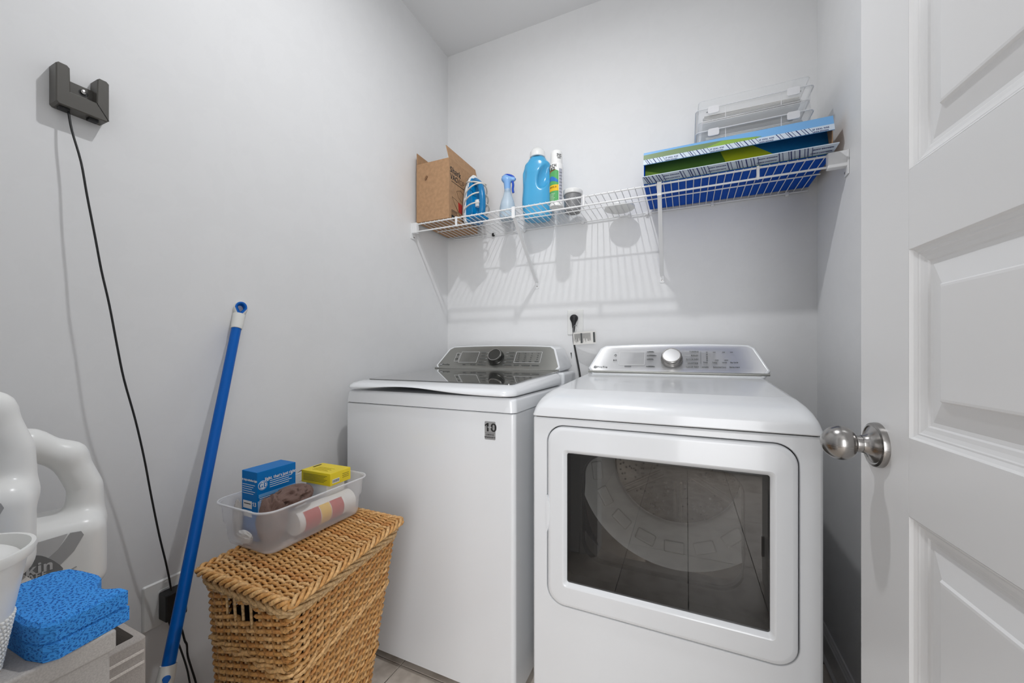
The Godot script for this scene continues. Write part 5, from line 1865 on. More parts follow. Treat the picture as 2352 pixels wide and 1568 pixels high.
# ------------------------------------------------------------------ outlets, plug and tag
func plate(called, label, w, h, P: Transform3D, duplex: Array):
	var t = thing(called, label, "outlet", P.origin)
	var L = Transform3D(P.basis, Vector3.ZERO)
	var g = Geo.new()
	g.xf = L
	var a = rrect(-w / 2, -h / 2, w / 2, h / 2, 0.004, 4)
	var b = rrect(-w / 2 + 0.003, -h / 2 + 0.003, w / 2 - 0.003, h / 2 - 0.003, 0.003, 4)
	g.loft([ring3(a, 0.0005), ring3(a, 0.002), ring3(b, 0.0055)], true)
	g.loft([ring3(b, 0.0055), ring3(rrect(-0.004, -0.004, 0.004, 0.004, 0.001, 4), 0.0055)], true, false, true)
	put("cover_plate", g, mats.outlet_white, t)
	for x in duplex:
		for y in [-0.0195, 0.0195]:
			g = Geo.new()
			g.xf = L
			g.prism(rrect(x - 0.017, y - 0.0145, x + 0.017, y + 0.0145, 0.008, 5), 0.005, 0.0068, 0.0005)
			var f = put("receptacle", g, mats.outlet_white, t)
			g = Geo.new()
			g.xf = L
			g.box(Vector3(x - 0.006, y + 0.003, 0.0068), Vector3(0.0018, 0.008, 0.0006))
			g.box(Vector3(x + 0.006, y + 0.003, 0.0068), Vector3(0.0018, 0.0065, 0.0006))
			put("slot", g, mats.black, f)
		for y in [-0.047, 0.047]:
			g = Geo.new()
			g.xf = L * Transform3D(Basis(Vector3(1, 0, 0), Vector3(0, 0, 1), Vector3(0, -1, 0)), Vector3(x, y, 0.0055))
			g.lathe([Vector2(0.0034, 0), Vector2(0.003, 0.0012), Vector2(0, 0.0015)], 12)
			put("screw", g, mats.outlet_white, t)
	return t

func build_outlets():
	plate("wall_outlet", "white outlet plate on the back wall above the washer", 0.078, 0.122, Transform3D(Basis(), Vector3(-0.488, 1.231, 0.0)), [0.0])
	plate("wall_outlet", "wide white outlet plate low on the left wall", 0.0925, 0.114, Transform3D(face_x(), Vector3(XL, 0.452, 1.2925)), [0.0])
	# washer plug with cord
	var at = Vector3(-0.490, 1.2505, 0.0068)
	var t = thing("power_plug", "black power plug and cord hanging behind the machines", "plug", at)
	var g = Geo.new()
	g.nets(Vector3(-0.03, -0.085, -0.003), Vector3(0.03, 0.03, 0.05), 0.004, func(p: Vector3) -> float:
		var d = sd_ell(p, Vector3(0, 0.0, 0.014), Vector3(0.0195, 0.017, 0.0135))
		d = smin(d, sd_cap(p, Vector3(0, -0.005, 0.016), Vector3(0.001, -0.042, 0.022), 0.013, 0.007), 0.012)
		return smin(d, sd_cap(p, Vector3(0.001, -0.042, 0.022), Vector3(0.001, -0.068, 0.024), 0.006, 0.0052), 0.004))
	put("plug_body", g, mats.rubber, t)
	g = Geo.new()
	g.tube(smooth_path([Vector3(0.001, -0.060, 0.024), Vector3(0.002, -0.11, 0.026), Vector3(0.016, -0.18, 0.03), Vector3(0.034, -0.27, 0.034), Vector3(0.042, -0.36, 0.036), Vector3(0.045, -0.55, 0.038), Vector3(0.035, -0.8, 0.038), Vector3(0.03, -1.1, 0.038)], 8), 0.0042, 8)
	put("cord", g, mats.cord, t)
	# printed warning tag tied to the cord
	var tt = thing("cord_tag", "small printed white warning tag tied to the power cord", "tag", Vector3(-0.487, 1.150, 0.044))
	tt.basis = Basis(Vector3(0, 0, 1), 0.05) * Basis(Vector3.UP, -0.25)
	g = Geo.new()
	var rows = []
	for k in 9:
		var u = k / 8.0
		rows.append([Vector3(u * 0.118, 0.029, 0.004 * sin(u * 3.0)), Vector3(u * 0.118, -0.029, 0.006 * sin(u * 3.0) + 0.004 * u)])
	for k in 8:
		g.quad(rows[k][1], rows[k + 1][1], rows[k + 1][0], rows[k][0])
		var nn = Vector3(0, 0, -0.0006)
		g.quad(rows[k][0] + nn, rows[k + 1][0] + nn, rows[k + 1][1] + nn, rows[k][1] + nn)
	put("paper", g, mats.paper, tt)
	g = Geo.new()
	var tagz = func(u): return 0.006 * sin(u * 3.0) + 0.004 * u + 0.0004
	for k in 2:
		var u = [0.40, 0.94][k]
		g.xf = Transform3D(Basis(), Vector3(u * 0.118, 0, tagz.call(u)))
		g.box(Vector3.ZERO, Vector3(0.0095, 0.046, 0.0008))
	put("print_bar", g, mats.ink_grey, tt)
	g = Geo.new()
	rng.seed = 5
	for k in 26:
		var u = 0.07 + 0.72 * k / 25.0
		if absf(u - 0.40) < 0.06: continue
		var l = rng.randf_range(0.020, 0.042)
		g.xf = Transform3D(Basis(), Vector3(u * 0.118, 0.022 - l / 2, tagz.call(u)))
		g.box(Vector3.ZERO, Vector3(0.0011, l, 0.0006))
	put("print_lines", g, mats.ink_grey, tt)
	g = Geo.new()
	var ring = []
	for k in 24: ring.append(Vector3(0.012 + 0.011 * cos(TAU * k / 24), 0.045 + 0.018 * sin(TAU * k / 24), 0.004 * cos(TAU * k / 24)))
	g.tube(ring, 0.0009, 5, true)
	put("tie_loop", g, mats.clear_tie, tt)

# ------------------------------------------------------------------ charger dock and adapter on the left wall
func build_charger():
	var at = Vector3(XL, 1.605, 1.45)
	var t = thing("charger_dock", "dark grey U-shaped charging dock screwed to the left wall", "charger", at)
	# local outline: x towards the doorway's far end (-z), y up
	var B = Transform3D(face_x(), Vector3.ZERO)
	var g = Geo.new()
	g.xf = B
	var raw = PackedVector2Array([Vector2(-0.0405, 0.0), Vector2(0.0405, 0.0), Vector2(0.0405, 0.091), Vector2(0.0215, 0.091), Vector2(0.0205, 0.034), Vector2(-0.0195, 0.034), Vector2(-0.0205, 0.087), Vector2(-0.0405, 0.087)])
	var shrunk = Geometry2D.offset_polygon(raw, -0.004, Geometry2D.JOIN_MITER)[0]
	var soft = Geometry2D.offset_polygon(shrunk, 0.004, Geometry2D.JOIN_ROUND)[0]
	var body = PackedVector2Array()
	for k in soft.size():
		if soft[k].distance_to(soft[(k + 1) % soft.size()]) > 0.0006: body.append(soft[k])
	g.prism(body, 0.0005, 0.034, 0.0018)
	put("cradle", g, mats.dock, t)
	g = Geo.new()
	g.xf = B
	g.prism(PackedVector2Array([Vector2(-0.021, 0.030), Vector2(0.022, 0.030), Vector2(0.022, 0.066), Vector2(-0.021, 0.066)]), 0.0005, 0.013, 0.001)
	put("back_plate", g, mats.dock, t)
	g = Geo.new()
	g.xf = B * Transform3D(Basis(Vector3(1, 0, 0), Vector3(0, 0, 1), Vector3(0, -1, 0)), Vector3(0.006, 0.052, 0.013))
	g.lathe([Vector2(0.0075, 0.0003), Vector2(0, 0.0004)], 20)
	put("screw_recess", g, mats.black, t)
	g = Geo.new()
	g.xf = B * Transform3D(Basis(Vector3(1, 0, 0), Vector3(0, 0, 1), Vector3(0, -1, 0)), Vector3(0.006, 0.054, 0.0135))
	g.lathe([Vector2(0.005, 0), Vector2(0.0045, 0.002), Vector2(0, 0.003)], 16)
	put("screw", g, mats.steel, t, "bright screw head")
	for x in [-0.026, 0.018]:
		g = Geo.new()
		g.xf = B
		g.rbox(Vector3(x, -0.002, 0.02), Vector3(0.016, 0.008, 0.014), 0.001, 1)
		put("contact_foot", g, mats.black, t)
	g = Geo.new()
	g.xf = B
	g.tube([Vector3(0.020, 0.034, 0.0343), Vector3(0.0400, 0.003, 0.0343)], 0.0006, 5)
	put("crease", g, mats.black, t)
	# cord down to the adapter, hanging a few centimetres off the wall
	var track = [[-1.1988, 1.6004, 1.4693], [-1.1928, 1.5600, 1.4660], [-1.1828, 1.4959, 1.4556], [-1.1748, 1.4242, 1.4489], [-1.1668, 1.3342, 1.4388], [-1.1608, 1.2653, 1.4313], [-1.1568, 1.1924, 1.4202], [-1.1528, 1.0968, 1.4081], [-1.1528, 1.0264, 1.3972], [-1.1548, 0.9318, 1.3767], [-1.1588, 0.8399, 1.3594], [-1.1628, 0.7531, 1.3456], [-1.1668, 0.6473, 1.3280], [-1.1708, 0.5737, 1.3133], [-1.1728, 0.5234, 1.3045], [-1.1748, 0.4922, 1.3000]]
	var path = []
	for q in track: path.append(Vector3(q[0], q[1], q[2]) - at)
	g = Geo.new()
	g.tube(smooth_path(path, 4), 0.0021, 7)
	put("cord", g, mats.cord, t, "thin black cord running down the wall")
	# adapter
	var ap = Vector3(XL + 0.0068, 0.452, 1.290)
	var a = thing("power_adapter", "small black power adapter plugged in behind the blue pole", "adapter", ap)
	g = Geo.new()
	g.rbox(Vector3(0.018, -0.004, -0.004), Vector3(0.036, 0.068, 0.046), 0.004, 2)
	put("housing", g, mats.adapter, a)
	g = Geo.new()
	g.tube([Vector3(0.02, -0.036, 0.004), Vector3(0.02, -0.052, 0.003)], [0.0045, 0.003], 8)
	put("strain_relief", g, mats.rubber, a)
	g = Geo.new()
	var low = []
	for q in [[-1.1938, 0.4068, 1.2959], [-1.1858, 0.3814, 1.2923], [-1.1808, 0.3449, 1.2817], [-1.1708, 0.2814, 1.2696], [-1.1658, 0.2366, 1.2644], [-1.1608, 0.1483, 1.2533]]: low.append(Vector3(q[0], q[1], q[2]) - ap)
	g.tube(smooth_path(low, 4), 0.0021, 7)
	put("cord", g, mats.cord, a)
	# a second loose cord that comes out behind the pole
	var t2 = thing("loose_cord", "thin black cord hanging down beside the wicker hamper", "cord", Vector3(-1.1908, 0.3781, 1.2724))
	g = Geo.new()
	var lo2 = []
	for q in [[-1.1908, 0.4126, 1.2827], [-1.1908, 0.3723, 1.2705], [-1.1858, 0.3416, 1.2662], [-1.1848, 0.3277, 1.2619], [-1.1848, 0.2980, 1.2600], [-1.1808, 0.2602, 1.2532], [-1.1758, 0.2186, 1.2458], [-1.1708, 0.1248, 1.2302], [-1.1708, -0.0029, 1.2179]]: lo2.append(Vector3(q[0], q[1], q[2]) - t2.position)
	g.tube(smooth_path(lo2, 4), 0.0024, 7)
	put("cord_length", g, mats.cord, t2)

# ------------------------------------------------------------------ mop
func build_mop():
	var top = Vector3(-1.203, 1.160, 1.129); var mid = Vector3(-1.039, 0.440, 1.359)
	var low = top + (mid - top) * 1.60
	var t = thing("floor_mop", "blue mop pole with white grips leaning against the left wall", "mop", Vector3(low.x, 0, low.z))
	var at = t.position
	var dir = (top - low).normalized()
	var L = (top - low).length()
	var at_l = func(s): return low + dir * s - at
	var split = (mid - low).length() - 0.036
	var g = Geo.new()
	g.tube([at_l.call(split - 0.05), at_l.call(L - 0.003)], 0.0124, 20)
	put("upper_tube", g, mats.mop_blue, t, "blue metal tube")
	# top grip, flattened with a hanging hole
	var u = dir
	var side = Vector3(0.35, 0, -0.94); side = (side - u * side.dot(u)).normalized()
	var nor = side.cross(u)
	var GX = Transform3D(Basis(side, u, nor), at_l.call(L))
	g = Geo.new()
	g.xf = GX
	g.lathe([Vector2(0.0130, -0.004), Vector2(0.0145, -0.003), Vector2(0.0150, 0.01), Vector2(0.0158, 0.03), Vector2(0.0165, 0.042), Vector2(0, 0.043)], 24)
	put("grip_collar", g, mats.mop_white, t, "white grip collar")
	g = Geo.new()
	g.xf = GX
	var outer = PackedVector2Array(); var inner = PackedVector2Array(); var hole = PackedVector2Array()
	for k in 24:
		var a = TAU * k / 24
		var q = Vector2(cos(a), sin(a))
		var tp = 1.0 if q.y > 0 else 1.0 + 0.25 * q.y
		outer.append(Vector2(0.0180 * q.x * tp, 0.058 + 0.027 * q.y))
		inner.append(Vector2(0.0152 * q.x * tp * (1.0 if q.y > 0 else 1.0 + 0.5 * q.y), 0.061 + (0.020 if q.y > 0 else 0.026) * q.y))
		hole.append(Vector2(0.0082 * q.x * tp * (1.0 if q.y > 0 else 1.0 + 0.5 * q.y), 0.062 + (0.011 if q.y > 0 else 0.014) * q.y))
	g.loft([ring3(outer, -0.010), ring3(outer, 0.007), ring3(inner, 0.011)])
	g.loft([ring3(inner, -0.012), ring3(outer, -0.010)])
	g.loft([ring3(hole, -0.012), ring3(inner, -0.012)])
	put("top_grip", g, mats.mop_white, t, "white top grip")
	g = Geo.new()
	g.xf = GX
	g.loft([ring3(inner, 0.008), ring3(inner, 0.0115), ring3(hole, 0.0105), ring3(hole, -0.0125)])
	put("hanging_eye", g, mats.mop_blue, t, "blue hanging eye")
	# lower white sleeve with a blue drop
	g = Geo.new()
	g.tube([at_l.call(0.06), at_l.call(split - 0.30), at_l.call(split - 0.02), at_l.call(split)], [0.0155, 0.0158, 0.0163, 0.0150], 20)
	put("lower_sleeve", g, mats.mop_white, t, "white lower sleeve")
	var SX = Transform3D(Basis(side, u, nor), at_l.call(split))
	var face = Vector3(0.91, 0, 0.42)     # the drop is moulded into the side towards the doorway
	face = (face - u * face.dot(u)).normalized()
	SX = Transform3D(Basis(u.cross(face), u, face), at_l.call(split))
	g = Geo.new()
	g.xf = SX
	var drop = PackedVector2Array()
	for k in 20:
		var a = TAU * k / 20
		drop.append(Vector2(0.0072 * cos(a) * (1.0 if sin(a) > 0 else 1.0 + 0.6 * sin(a)), -0.022 + (0.006 if sin(a) > 0 else 0.014) * sin(a)))
	g.prism(drop, 0.010, 0.0172, 0.0005)
	put("blue_drop", g, mats.mop_blue, t)
	g = Geo.new()
	g.rbox(Vector3(0, 0.018, 0), Vector3(0.12, 0.03, 0.10), 0.008, 2)
	g.tube([Vector3(0, 0.03, 0), at_l.call(0.08)], [0.02, 0.018], 14)
	put("mop_head", g, mats.mop_white, t)

# ------------------------------------------------------------------ plastic tub on the hamper and what lies in it
func build_tub():
	var Y = 0.6165
	var at = Vector3(-0.957, Y, 1.114)
	var t = thing("plastic_tub", "frosted clear plastic tub standing on the wicker lid", "tub", at)
	var R = func(hx, hz, y, r): return ringy(rrect(-hx, -hz, hx, hz, r, 8), y)
	var g = Geo.new()
	g.loft([R.call(0.076, 0.128, 0.0005, 0.02), R.call(0.083, 0.136, 0.004, 0.024), R.call(0.086, 0.140, 0.014, 0.026), R.call(0.089, 0.144, 0.052, 0.03), R.call(0.0935, 0.150, 0.060, 0.034), R.call(0.0955, 0.154, 0.105, 0.036), R.call(0.1005, 0.160, 0.1085, 0.038), R.call(0.101, 0.1605, 0.104, 0.038)], true, true)
	put("shell", g, mats.tub, t)
	g = Geo.new()
	g.tube(R.call(0.1005, 0.160, 0.1075, 0.038), 0.0022, 8, true)
	put("rim", g, mats.tub_rim, t)
	var yb = Y + 0.0015
	# blue light-bulb box
	var bt = thing("bulb_box", "blue printed light bulb box standing in the plastic tub", "box", Vector3(-0.9975, yb, 1.167))
	var hx = 0.030; var hz = 0.052; var H = 0.172
	g = Geo.new()
	g.rbox(Vector3(0, H / 2, 0), Vector3(hx * 2, H, hz * 2), 0.001, 1)
	var bx = put("carton", g, mats.ge_blue, bt)
	var F = Transform3D(face_x(), Vector3(hx, 0, 0))   # the long side towards the room
	var pol = func(T, x0, y0, x1, y1, m, called, z = 0.0005):
		var q = Geo.new()
		q.xf = T
		q.box(Vector3((x0 + x1) / 2, (y0 + y1) / 2, z / 2), Vector3(x1 - x0, y1 - y0, z))
		put(called, q, m, bx)
	pol.call(F, -0.048, 0.108, 0.050, 0.116, mats.ge_sky, "light_band")
	pol.call(F, -0.050, 0.03, 0.050, 0.100, mats.ge_pale, "picture_panel")
	g = Geo.new()
	g.xf = F
	g.prism(PackedVector2Array([Vector2(-0.02, 0.072), Vector2(0.045, 0.084), Vector2(0.045, 0.087), Vector2(-0.02, 0.075)]), 0.0, 0.0009)
	g.prism(PackedVector2Array([Vector2(-0.01, 0.052), Vector2(0.05, 0.066), Vector2(0.05, 0.069), Vector2(-0.01, 0.055)]), 0.0, 0.0009)
	put("picture_shelf", g, mats.ink_white, bx)
	rng.seed = 12
	g = Geo.new()
	for k in 12:
		g.xf = F
		var x = -0.012 + k * 0.0045
		g.box(Vector3(x, 0.078 + (x + 0.02) * 0.185 + 0.004, 0.0008), Vector3(0.0028, rng.randf_range(0.004, 0.010), 0.0006))
	put("picture_items", g, mats.ink_grey, bx)
	g = Geo.new()
	for k in 7:
		g.xf = F
		g.box(Vector3(0.018 + k * 0.0048, 0.044 + k * 0.001, 0.0008), Vector3(0.0032, 0.018, 0.0006))
	put("picture_books", g, mats.ink_blue, bx)
	g = Geo.new()
	g.xf = F * Transform3D(Basis(), Vector3(-0.038, 0.137, 0))
	var disc = PackedVector2Array()
	for k in 28: disc.append(Vector2(0.0115 * cos(TAU * k / 28), 0.0115 * sin(TAU * k / 28)))
	g.prism(disc, 0.0, 0.0005)
	put("emblem", g, mats.ink_white, bx)
	g = Geo.new()
	g.xf = F * Transform3D(Basis(), Vector3(-0.038, 0.137, 0.0007))
	var rg = []
	for k in 28: rg.append(Vector3(0.0098 * cos(TAU * k / 28), 0.0098 * sin(TAU * k / 28), 0))
	g.tube(rg, 0.0006, 4, true)
	put("emblem_ring", g, mats.ge_blue, bx)
	lettering("GE", 0.011, mats.ge_blue, bx, F * Transform3D(Basis(), Vector3(-0.038, 0.137, 0.0009)), true, 0.9, true)
	lettering("light. that's just right.", 0.0072, mats.ink_white, bx, F * Transform3D(Basis(), Vector3(0.010, 0.150, 0.0007)), true, 0.82)
	for k in 4: pol.call(F, -0.020, 0.142 - 0.0052 * k, 0.040 - 0.008 * (k % 2), 0.1433 - 0.0052 * k, mats.ink_white, "text_line")
	for k in 2: pol.call(F, -0.046, 0.105 - 0.004 * k, 0.02, 0.1062 - 0.004 * k, mats.ink_white, "text_line", 0.0007)
	var E = Transform3D(Basis(), Vector3(0, 0, hz))    # the narrow end
	lettering("GE's high definition light", 0.0046, mats.ink_white, bx, E * Transform3D(Basis(), Vector3(0, 0.150, 0.0007)), true, 0.80)
	for k in 5: pol.call(E, -0.026, 0.138 - 0.0055 * k, 0.022 - 0.006 * (k % 3), 0.1392 - 0.0055 * k, mats.ink_white, "text_line")
	pol.call(E, -0.024, 0.079, 0.010, 0.098, mats.ink_white, "facts_label")
	pol.call(E, -0.024, 0.058, 0.010, 0.074, mats.ink_white, "facts_label")
	pol.call(E, -0.020, 0.090, 0.006, 0.092, mats.ink, "text_line", 0.0009)
	lettering("13", 0.010, mats.ink_white, bx, E * Transform3D(Basis(), Vector3(0.020, 0.092, 0.0007)), true)
	# yellow box lying on a white carton
	var cw = thing("white_carton", "plain white carton under the yellow box in the tub", "box", Vector3(-0.965, yb, 1.022))
	g = Geo.new()
	g.rbox(Vector3(0, 0.0475, 0), Vector3(0.085, 0.095, 0.062), 0.002, 1)
	put("carton", g, mats.paper, cw)
	var yt = thing("yellow_box", "yellow cardboard box lying on top of things in the tub", "box", Vector3(-0.961, yb + 0.0955, 1.0225), "", 0.03)
	g = Geo.new()
	g.rbox(Vector3(0, 0.0175, 0), Vector3(0.112, 0.035, 0.074), 0.001, 1)
	var yb2 = put("carton", g, mats.yellow, yt)
	g = Geo.new()
	g.quad(Vector3(-0.056, 0.034, 0.037), Vector3(-0.056, 0.0345, 0.0), Vector3(-0.078, 0.026, 0.002), Vector3(-0.076, 0.022, 0.036))
	g.quad(Vector3(-0.056, 0.002, -0.03), Vector3(-0.056, 0.002, 0.037), Vector3(-0.074, -0.004, 0.034), Vector3(-0.074, -0.002, -0.028))
	put("open_flap", g, mats.kraft, yb2)
	var pol2 = func(T, x0, y0, x1, y1, m, called, z = 0.0005):
		var q = Geo.new()
		q.xf = T
		q.box(Vector3((x0 + x1) / 2, (y0 + y1) / 2, z / 2), Vector3(x1 - x0, y1 - y0, z))
		put(called, q, m, yb2)
	var TF = Transform3D(Basis(), Vector3(0, 0, 0.037)); var TS = Transform3D(face_x(), Vector3(0.056, 0, 0)); var TT = Transform3D(Basis(Vector3(1, 0, 0), -PI / 2), Vector3(0, 0.035, 0))
	for k in 6: pol2.call(TF, -0.048, 0.026 - 0.0036 * k, 0.044 - 0.006 * (k % 3), 0.0268 - 0.0036 * k, mats.ink, "text_line")
	pol2.call(TS, -0.030, 0.006, -0.005, 0.017, mats.ink_white, "barcode_label")
	for k in 9: pol2.call(TS, -0.0285 + 0.0026 * k, 0.008, -0.0273 + 0.0026 * k, 0.0155, mats.ink, "barcode_bar", 0.0008)
	for k in 3: pol2.call(TS, 0.006, 0.013 + 0.005 * k, 0.030, 0.0138 + 0.005 * k, mats.ink, "text_line")
	for k in 5: pol2.call(TT, -0.03, -0.022 + 0.006 * k, 0.03 - 0.008 * (k % 2), -0.0213 + 0.006 * k, mats.yellow_dark, "text_line")
	pol2.call(TT, -0.048, -0.006, -0.042, 0.022, mats.ink, "slot_mark")
	# candle-like white cylinder with red print, lying along the side
	var cy = thing("white_cylinder", "white tube with red printed band lying in the tub", "tube", Vector3(-0.912, yb + 0.035, 1.106))
	g = Geo.new()
	g.xf = Transform3D(Basis(Vector3(1, 0, 0), PI / 2), Vector3.ZERO)
	g.lathe([Vector2(0, -0.12), Vector2(0.030, -0.12), Vector2(0.032, -0.118), Vector2(0.032, 0.058), Vector2(0.030, 0.060), Vector2(0, 0.060)], 32)
	put("tube_body", g, mats.paper, cy)
	for b in [[0.0, 0.045, mats.print_red], [-0.075, -0.035, mats.print_red], [-0.033, -0.002, mats.can_yellow]]:
		g = Geo.new()
		g.xf = Transform3D(Basis(Vector3(1, 0, 0), PI / 2), Vector3.ZERO)
		g.lathe([Vector2(0.0323, b[0]), Vector2(0.0323, b[1])], 24, 35.0, PI * 0.9, -PI * 0.3)
		put("printed_band", g, b[2], cy)
	# crumpled brown cloth bag
	var cl = thing("brown_cloth", "crumpled brown cloth bag at the near end of the tub", "cloth", Vector3(-0.945, yb, 1.205))
	put("cloth", crumple(Vector3(0.036, 0.060, 0.034), 0.65, 7), mats.brown_cloth, cl).position = Vector3(0.024, 0.064, 0.008)
	put("cloth_fold", crumple(Vector3(0.034, 0.028, 0.058), 0.75, 9), mats.brown_cloth, cl).position = Vector3(0.024, 0.101, -0.045)
	# white paper and plastic film
	var pw = thing("crumpled_paper", "crumpled white paper at the bottom of the tub", "paper", Vector3(-0.985, yb, 1.238))
	put("paper", crumple(Vector3(0.030, 0.016, 0.008), 0.5, 4), mats.paper, pw).position = Vector3(0, 0.019, 0)
	var pf = thing("plastic_film", "shiny clear plastic bag tucked into the tub corner", "bag", Vector3(-1.022, yb, 1.232))
	put("film", crumple(Vector3(0.012, 0.05, 0.011), 0.5, 14), mats.film, pf).position = Vector3(0, 0.054, 0)

func crumple(r: Vector3, amt: float, sd: int) -> Geo:
	var f = FastNoiseLite.new()
	f.seed = sd
	f.noise_type = FastNoiseLite.TYPE_SIMPLEX
	f.frequency = 0.75
	f.fractal_type = FastNoiseLite.FRACTAL_RIDGED
	f.fractal_octaves = 2
	var g = Geo.new()
	var rings = []
	for i in 41:
		var a = PI * (0.02 + 0.96 * i / 40.0)
		var ring = []
		for k in 72:
			var b = TAU * k / 72
			var d = Vector3(sin(a) * cos(b), -cos(a), -sin(a) * sin(b))
			var s = 1.0 - amt * (0.5 - 0.5 * f.get_noise_3dv(d * 1.1)) + amt * 0.3
			ring.append(d * r * clampf(s, 0.3, 1.0))
		rings.append(ring)
	g.loft(rings, true, true, true)
	return g

# ------------------------------------------------------------------ the corner by the doorway: stand, bins, jugs, sponges
func jug_mesh() -> ArrayMesh:
	var g = Geo.new()
	g.nets(Vector3(-0.125, -0.012, -0.075), Vector3(0.125, 0.30, 0.075), 0.0062, func(p: Vector3) -> float:
		var d = sd_box(p, Vector3(0, 0.068, 0), Vector3(0.104, 0.068, 0.060), 0.030)
		var neck = sd_box(p, Vector3(-0.052, 0.185, 0), Vector3(0.046, 0.085, 0.042), 0.034)
		d = smin(d, neck, 0.030)
		var h = sd_cap(p, Vector3(0.080, 0.118, 0), Vector3(0.081, 0.175, 0), 0.026, 0.0225)
		h = minf(h, sd_cap(p, Vector3(0.081, 0.175, 0), Vector3(0.060, 0.234, 0), 0.0225, 0.0225))
		h = smin(h, sd_cap(p, Vector3(0.060, 0.234, 0), Vector3(0.015, 0.262, 0), 0.0225, 0.023), 0.012)
		h = smin(h, sd_cap(p, Vector3(0.015, 0.262, 0), Vector3(-0.05, 0.262, 0), 0.023, 0.030), 0.015)
		return smin(d, h, 0.016))
	return g.mesh()

func jug_details(t: Node3D, called_mesh: ArrayMesh):
	put_mesh("jug_body", called_mesh, mats.jug, t, Transform3D.IDENTITY)
	var g = Geo.new()
	g.lathe([Vector2(0.024, 0.275), Vector2(0.033, 0.278), Vector2(0.034, 0.283), Vector2(0.033, 0.318), Vector2(0.029, 0.323), Vector2(0, 0.324)], 32)
	var c = put("cap", g, mats.jug, t)
	c.position = Vector3(-0.052, 0, 0)
	# printed grey label on the broad face
	var Z = 0.0600
	var dy = 0.010      # height of the print on the face
	g = Geo.new()
	var sw = PackedVector2Array([Vector2(-0.03, 0.045), Vector2(0.02, 0.062), Vector2(0.045, 0.085), Vector2(0.055, 0.1065), Vector2(0.02, 0.104), Vector2(-0.03, 0.095)])
	g.prism(sw, Z - 0.001, Z + 0.0004)
	var lb = put("label_print", g, mats.label_light, t, "grey printed label")
	lb.position.y = dy
	g = Geo.new()
	g.prism(PackedVector2Array([Vector2(-0.03, 0.020), Vector2(0.0, 0.028), Vector2(0.035, 0.045), Vector2(0.062, 0.075), Vector2(0.073, 0.098), Vector2(0.070, 0.105), Vector2(0.058, 0.1065), Vector2(0.045, 0.085), Vector2(0.02, 0.062), Vector2(-0.03, 0.045)]), Z - 0.001, Z + 0.0007)
	put("label_swoosh", g, mats.label_dark, lb)
	g = Geo.new()
	var drop = PackedVector2Array()
	for k in 28:
		var a = TAU * k / 28
		var s = maxf(0.0, sin(a))
		drop.append(Vector2(0.020 + 0.030 * cos(a) * (1.0 - 0.45 * s), 0.052 + (0.033 if sin(a) > 0 else 0.020) * sin(a)))
	g.prism(drop, Z - 0.001, Z + 0.0010)
	put("label_drop", g, mats.label_drop, lb)
	for q in [["Skin", 0.063, 0.015], ["SAFE", 0.052, 0.0088], ["CERTIFIED", 0.0435, 0.0072], ["100", 0.037, 0.0066]]:
		lettering(q[0], q[2], mats.label_light, lb, Transform3D(Basis(), Vector3(0.020, q[1], Z + 0.0013)), true, 0.95)
	g = Geo.new()
	for k in 2: 
		g.xf = Transform3D(Basis(Vector3(0, 0, 1), 0.42), Vector3(0.042, 0.038 - 0.007 * k, Z + 0.0003))
		g.box(Vector3.ZERO, Vector3(0.05, 0.0018, 0.0006))
	put("text_line", g, mats.label_dark, lb)

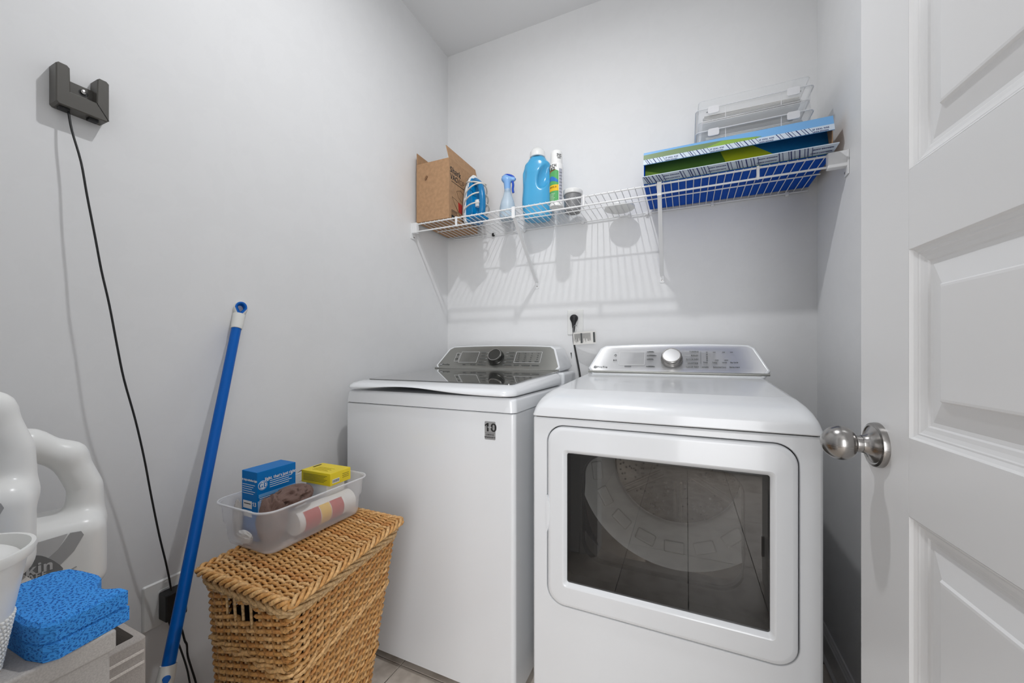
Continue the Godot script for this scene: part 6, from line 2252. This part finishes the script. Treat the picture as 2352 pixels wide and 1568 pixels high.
func build_corner():
	# small stand against the wall that carries the second jug
	var st = thing("corner_stand", "small white stand in the corner behind the bins", "stand", Vector3(-1.108, 0, 1.632))
	var g = Geo.new()
	g.rbox(Vector3(0, 0.629, 0), Vector3(0.19, 0.022, 0.28), 0.003, 1)
	put("stand_top", g, mats.trim, st)
	for x in [-0.08, 0.08]:
		for z in [-0.12, 0.12]:
			g = Geo.new()
			g.rbox(Vector3(x, 0.3095, z), Vector3(0.024, 0.617, 0.024), 0.002, 1)
			put("leg", g, mats.trim, st)
	var jm = jug_mesh()
	var j2 = thing("detergent_jug", "white plastic detergent jug against the left wall, behind the sponges", "jug", Vector3(-1.079, 0.6405, 1.574), "white detergent jugs")
	j2.rotation.y = 1.36
	j2.scale = Vector3.ONE * 1.08
	jug_details(j2, jm)
	# tall grey fabric bin with dark inside
	var b = thing("fabric_bin", "tall grey fabric bin with pale printed strokes and open top", "bin", Vector3(-0.840, 0, 1.657))
	bin_shell(b, 0.140, 0.1135, 0.688, 0.010, mats.bin_grey, mats.bin_grey)
	for k in 5:
		g = Geo.new()
		var z = -0.098 + 0.022 * k
		g.rbox(Vector3(0.1404, 0.595 + 0.012 * k - 0.03, z), Vector3(0.0012, 0.11, 0.0065), 0.0005, 1)
		put("pale_stroke", g, mats.bin_stroke, b)
	for y in [0.652, 0.668]:
		g = Geo.new()
		g.rbox(Vector3(0.1406, y, -0.01), Vector3(0.0014, 0.0038, 0.2), 0.0005, 1)
		put("hem_line", g, mats.bin_stroke, b)
	# shallow grey lidded box on it, with sponges, jug and basket on top
	var a = thing("grey_storage_box", "flat grey storage box under the blue sponges", "box", Vector3(-0.795, 0.6885, 1.695))
	g = Geo.new()
	g.rbox(Vector3(0, 0.032, 0), Vector3(0.402, 0.064, 0.15), 0.003, 2)
	put("box_body", g, mats.bin_plain, a)
	g = Geo.new()
	g.rbox(Vector3(0, 0.075, 0), Vector3(0.410, 0.023, 0.158), 0.003, 2)
	put("box_lid", g, mats.bin_plain, a)
	g = Geo.new()
	g.rbox(Vector3(0.2012, 0.03, -0.005), Vector3(0.0012, 0.058, 0.0016), 0.0004, 1)
	put("side_seam", g, mats.bin_seam, a)
	var ty = 0.6885 + 0.0866
	var j1 = thing("detergent_jug", "white plastic detergent jug standing behind the white textured basket", "jug", Vector3(-0.891, ty, 1.690), "white detergent jugs")
	j1.rotation.y = 1.308
	j1.scale = Vector3(0.88, 1.0, 0.88)
	jug_details(j1, jm)
	# white textured basket
	var bk = thing("textured_basket", "small white round basket with waffle texture beside the sponges", "basket", Vector3(-0.628, ty, 1.7225))
	var h = 0.122; var r0 = 0.032; var r1 = 0.052
	g = Geo.new()
	g.lathe([Vector2(0, 0.001), Vector2(r0 - 0.002, 0.001), Vector2(r0, 0.003), Vector2(r1 - 0.002, h - 0.012), Vector2(r1 + 0.002, h - 0.010), Vector2(r1 + 0.004, h - 0.004), Vector2(r1 + 0.003, h), Vector2(r1, h), Vector2(r1 - 0.004, h - 0.012), Vector2(r0 - 0.004, 0.005), Vector2(0, 0.005)], 48)
	put("basket_wall", g, mats.white_plastic, bk)
	g = Geo.new()
	for i in 11:
		var y = 0.004 + i * 0.0050
		var rr = lerpf(r0, r1, y / h)
		for k in 52:
			var an = TAU * (k + 0.5 * (i % 2)) / 52
			g.xf = Transform3D(Basis(Vector3.UP, an), Vector3(0, y, 0))
			g.rbox(Vector3(0, 0, rr), Vector3(0.0036, 0.0032, 0.003), 0.0013, 1)
	var nb = put("waffle_nubs", g, mats.white_plastic, bk)
	nb.set_meta("kind", "stuff")
	g = Geo.new()
	var dome = []  # added white dome, hides the empty inside of the basket
	for k in 9: dome.append(Vector2((r1 - 0.005) * cos(PI / 2 * k / 8.0), h - 0.016 + 0.020 * sin(PI / 2 * k / 8.0)))
	g.lathe(dome, 36, 60)
	put("added_dome", g, mats.dome_white, bk, "added smooth white dome hiding the basket inside")
	# two sponges
	var outl = PackedVector2Array()
	var sc = Vector2(-0.655, 1.645)
	for q in [[-0.595, 1.6046], [-0.586, 1.664], [-0.593, 1.673], [-0.615, 1.678], [-0.711, 1.678], [-0.723, 1.671], [-0.727, 1.627], [-0.7165, 1.613], [-0.694, 1.608], [-0.668, 1.6046], [-0.656, 1.606], [-0.644, 1.613], [-0.634, 1.617], [-0.617, 1.614], [-0.604, 1.606]]:
		outl.append(Vector2(q[0], -q[1]) - Vector2(sc.x, -sc.y))
	for k in 2:
		var s = thing("sponge", ["blue cellulose sponge lying flat on the grey box", "blue notched sponge stacked on top of the other sponge"][k], "sponge", Vector3(sc.x, ty + 0.0003 + 0.0195 * k, sc.y), "blue sponges", [0.03, 0.0][k])
		g = Geo.new()
		g.xf = Transform3D(Basis(Vector3(1, 0, 0), Vector3(0, 0, -1), Vector3(0, 1, 0)), Vector3.ZERO)
		g.prism(outl, 0.0, 0.019, 0.003)
		put("sponge_block", g, mats.sponge, s)

func bin_shell(t, hx, hz, H, th, m, inside):
	var N = 4
	var o = rrect(-hx, -hz, hx, hz, 0.006, N)
	var oi = rrect(-hx + th, -hz + th, hx - th, hz - th, 0.004, N)
	var g = Geo.new()
	g.loft([ringy(o, 0.001), ringy(o, H - 0.004)], true, true)
	g.loft([ringy(o, H - 0.004), ringy(rrect(-hx + 0.003, -hz + 0.003, hx - 0.003, hz - 0.003, 0.005, N), H), ringy(oi, H)])
	put("bin_wall", g, m, t)
	g = Geo.new()
	g.loft([ringy(oi, H), ringy(oi, 0.01)], true, false, true)
	put("lining", g, inside, t)

# ------------------------------------------------------------------ things outside the frame that the dryer glass mirrors
func build_hall_things():
	pass
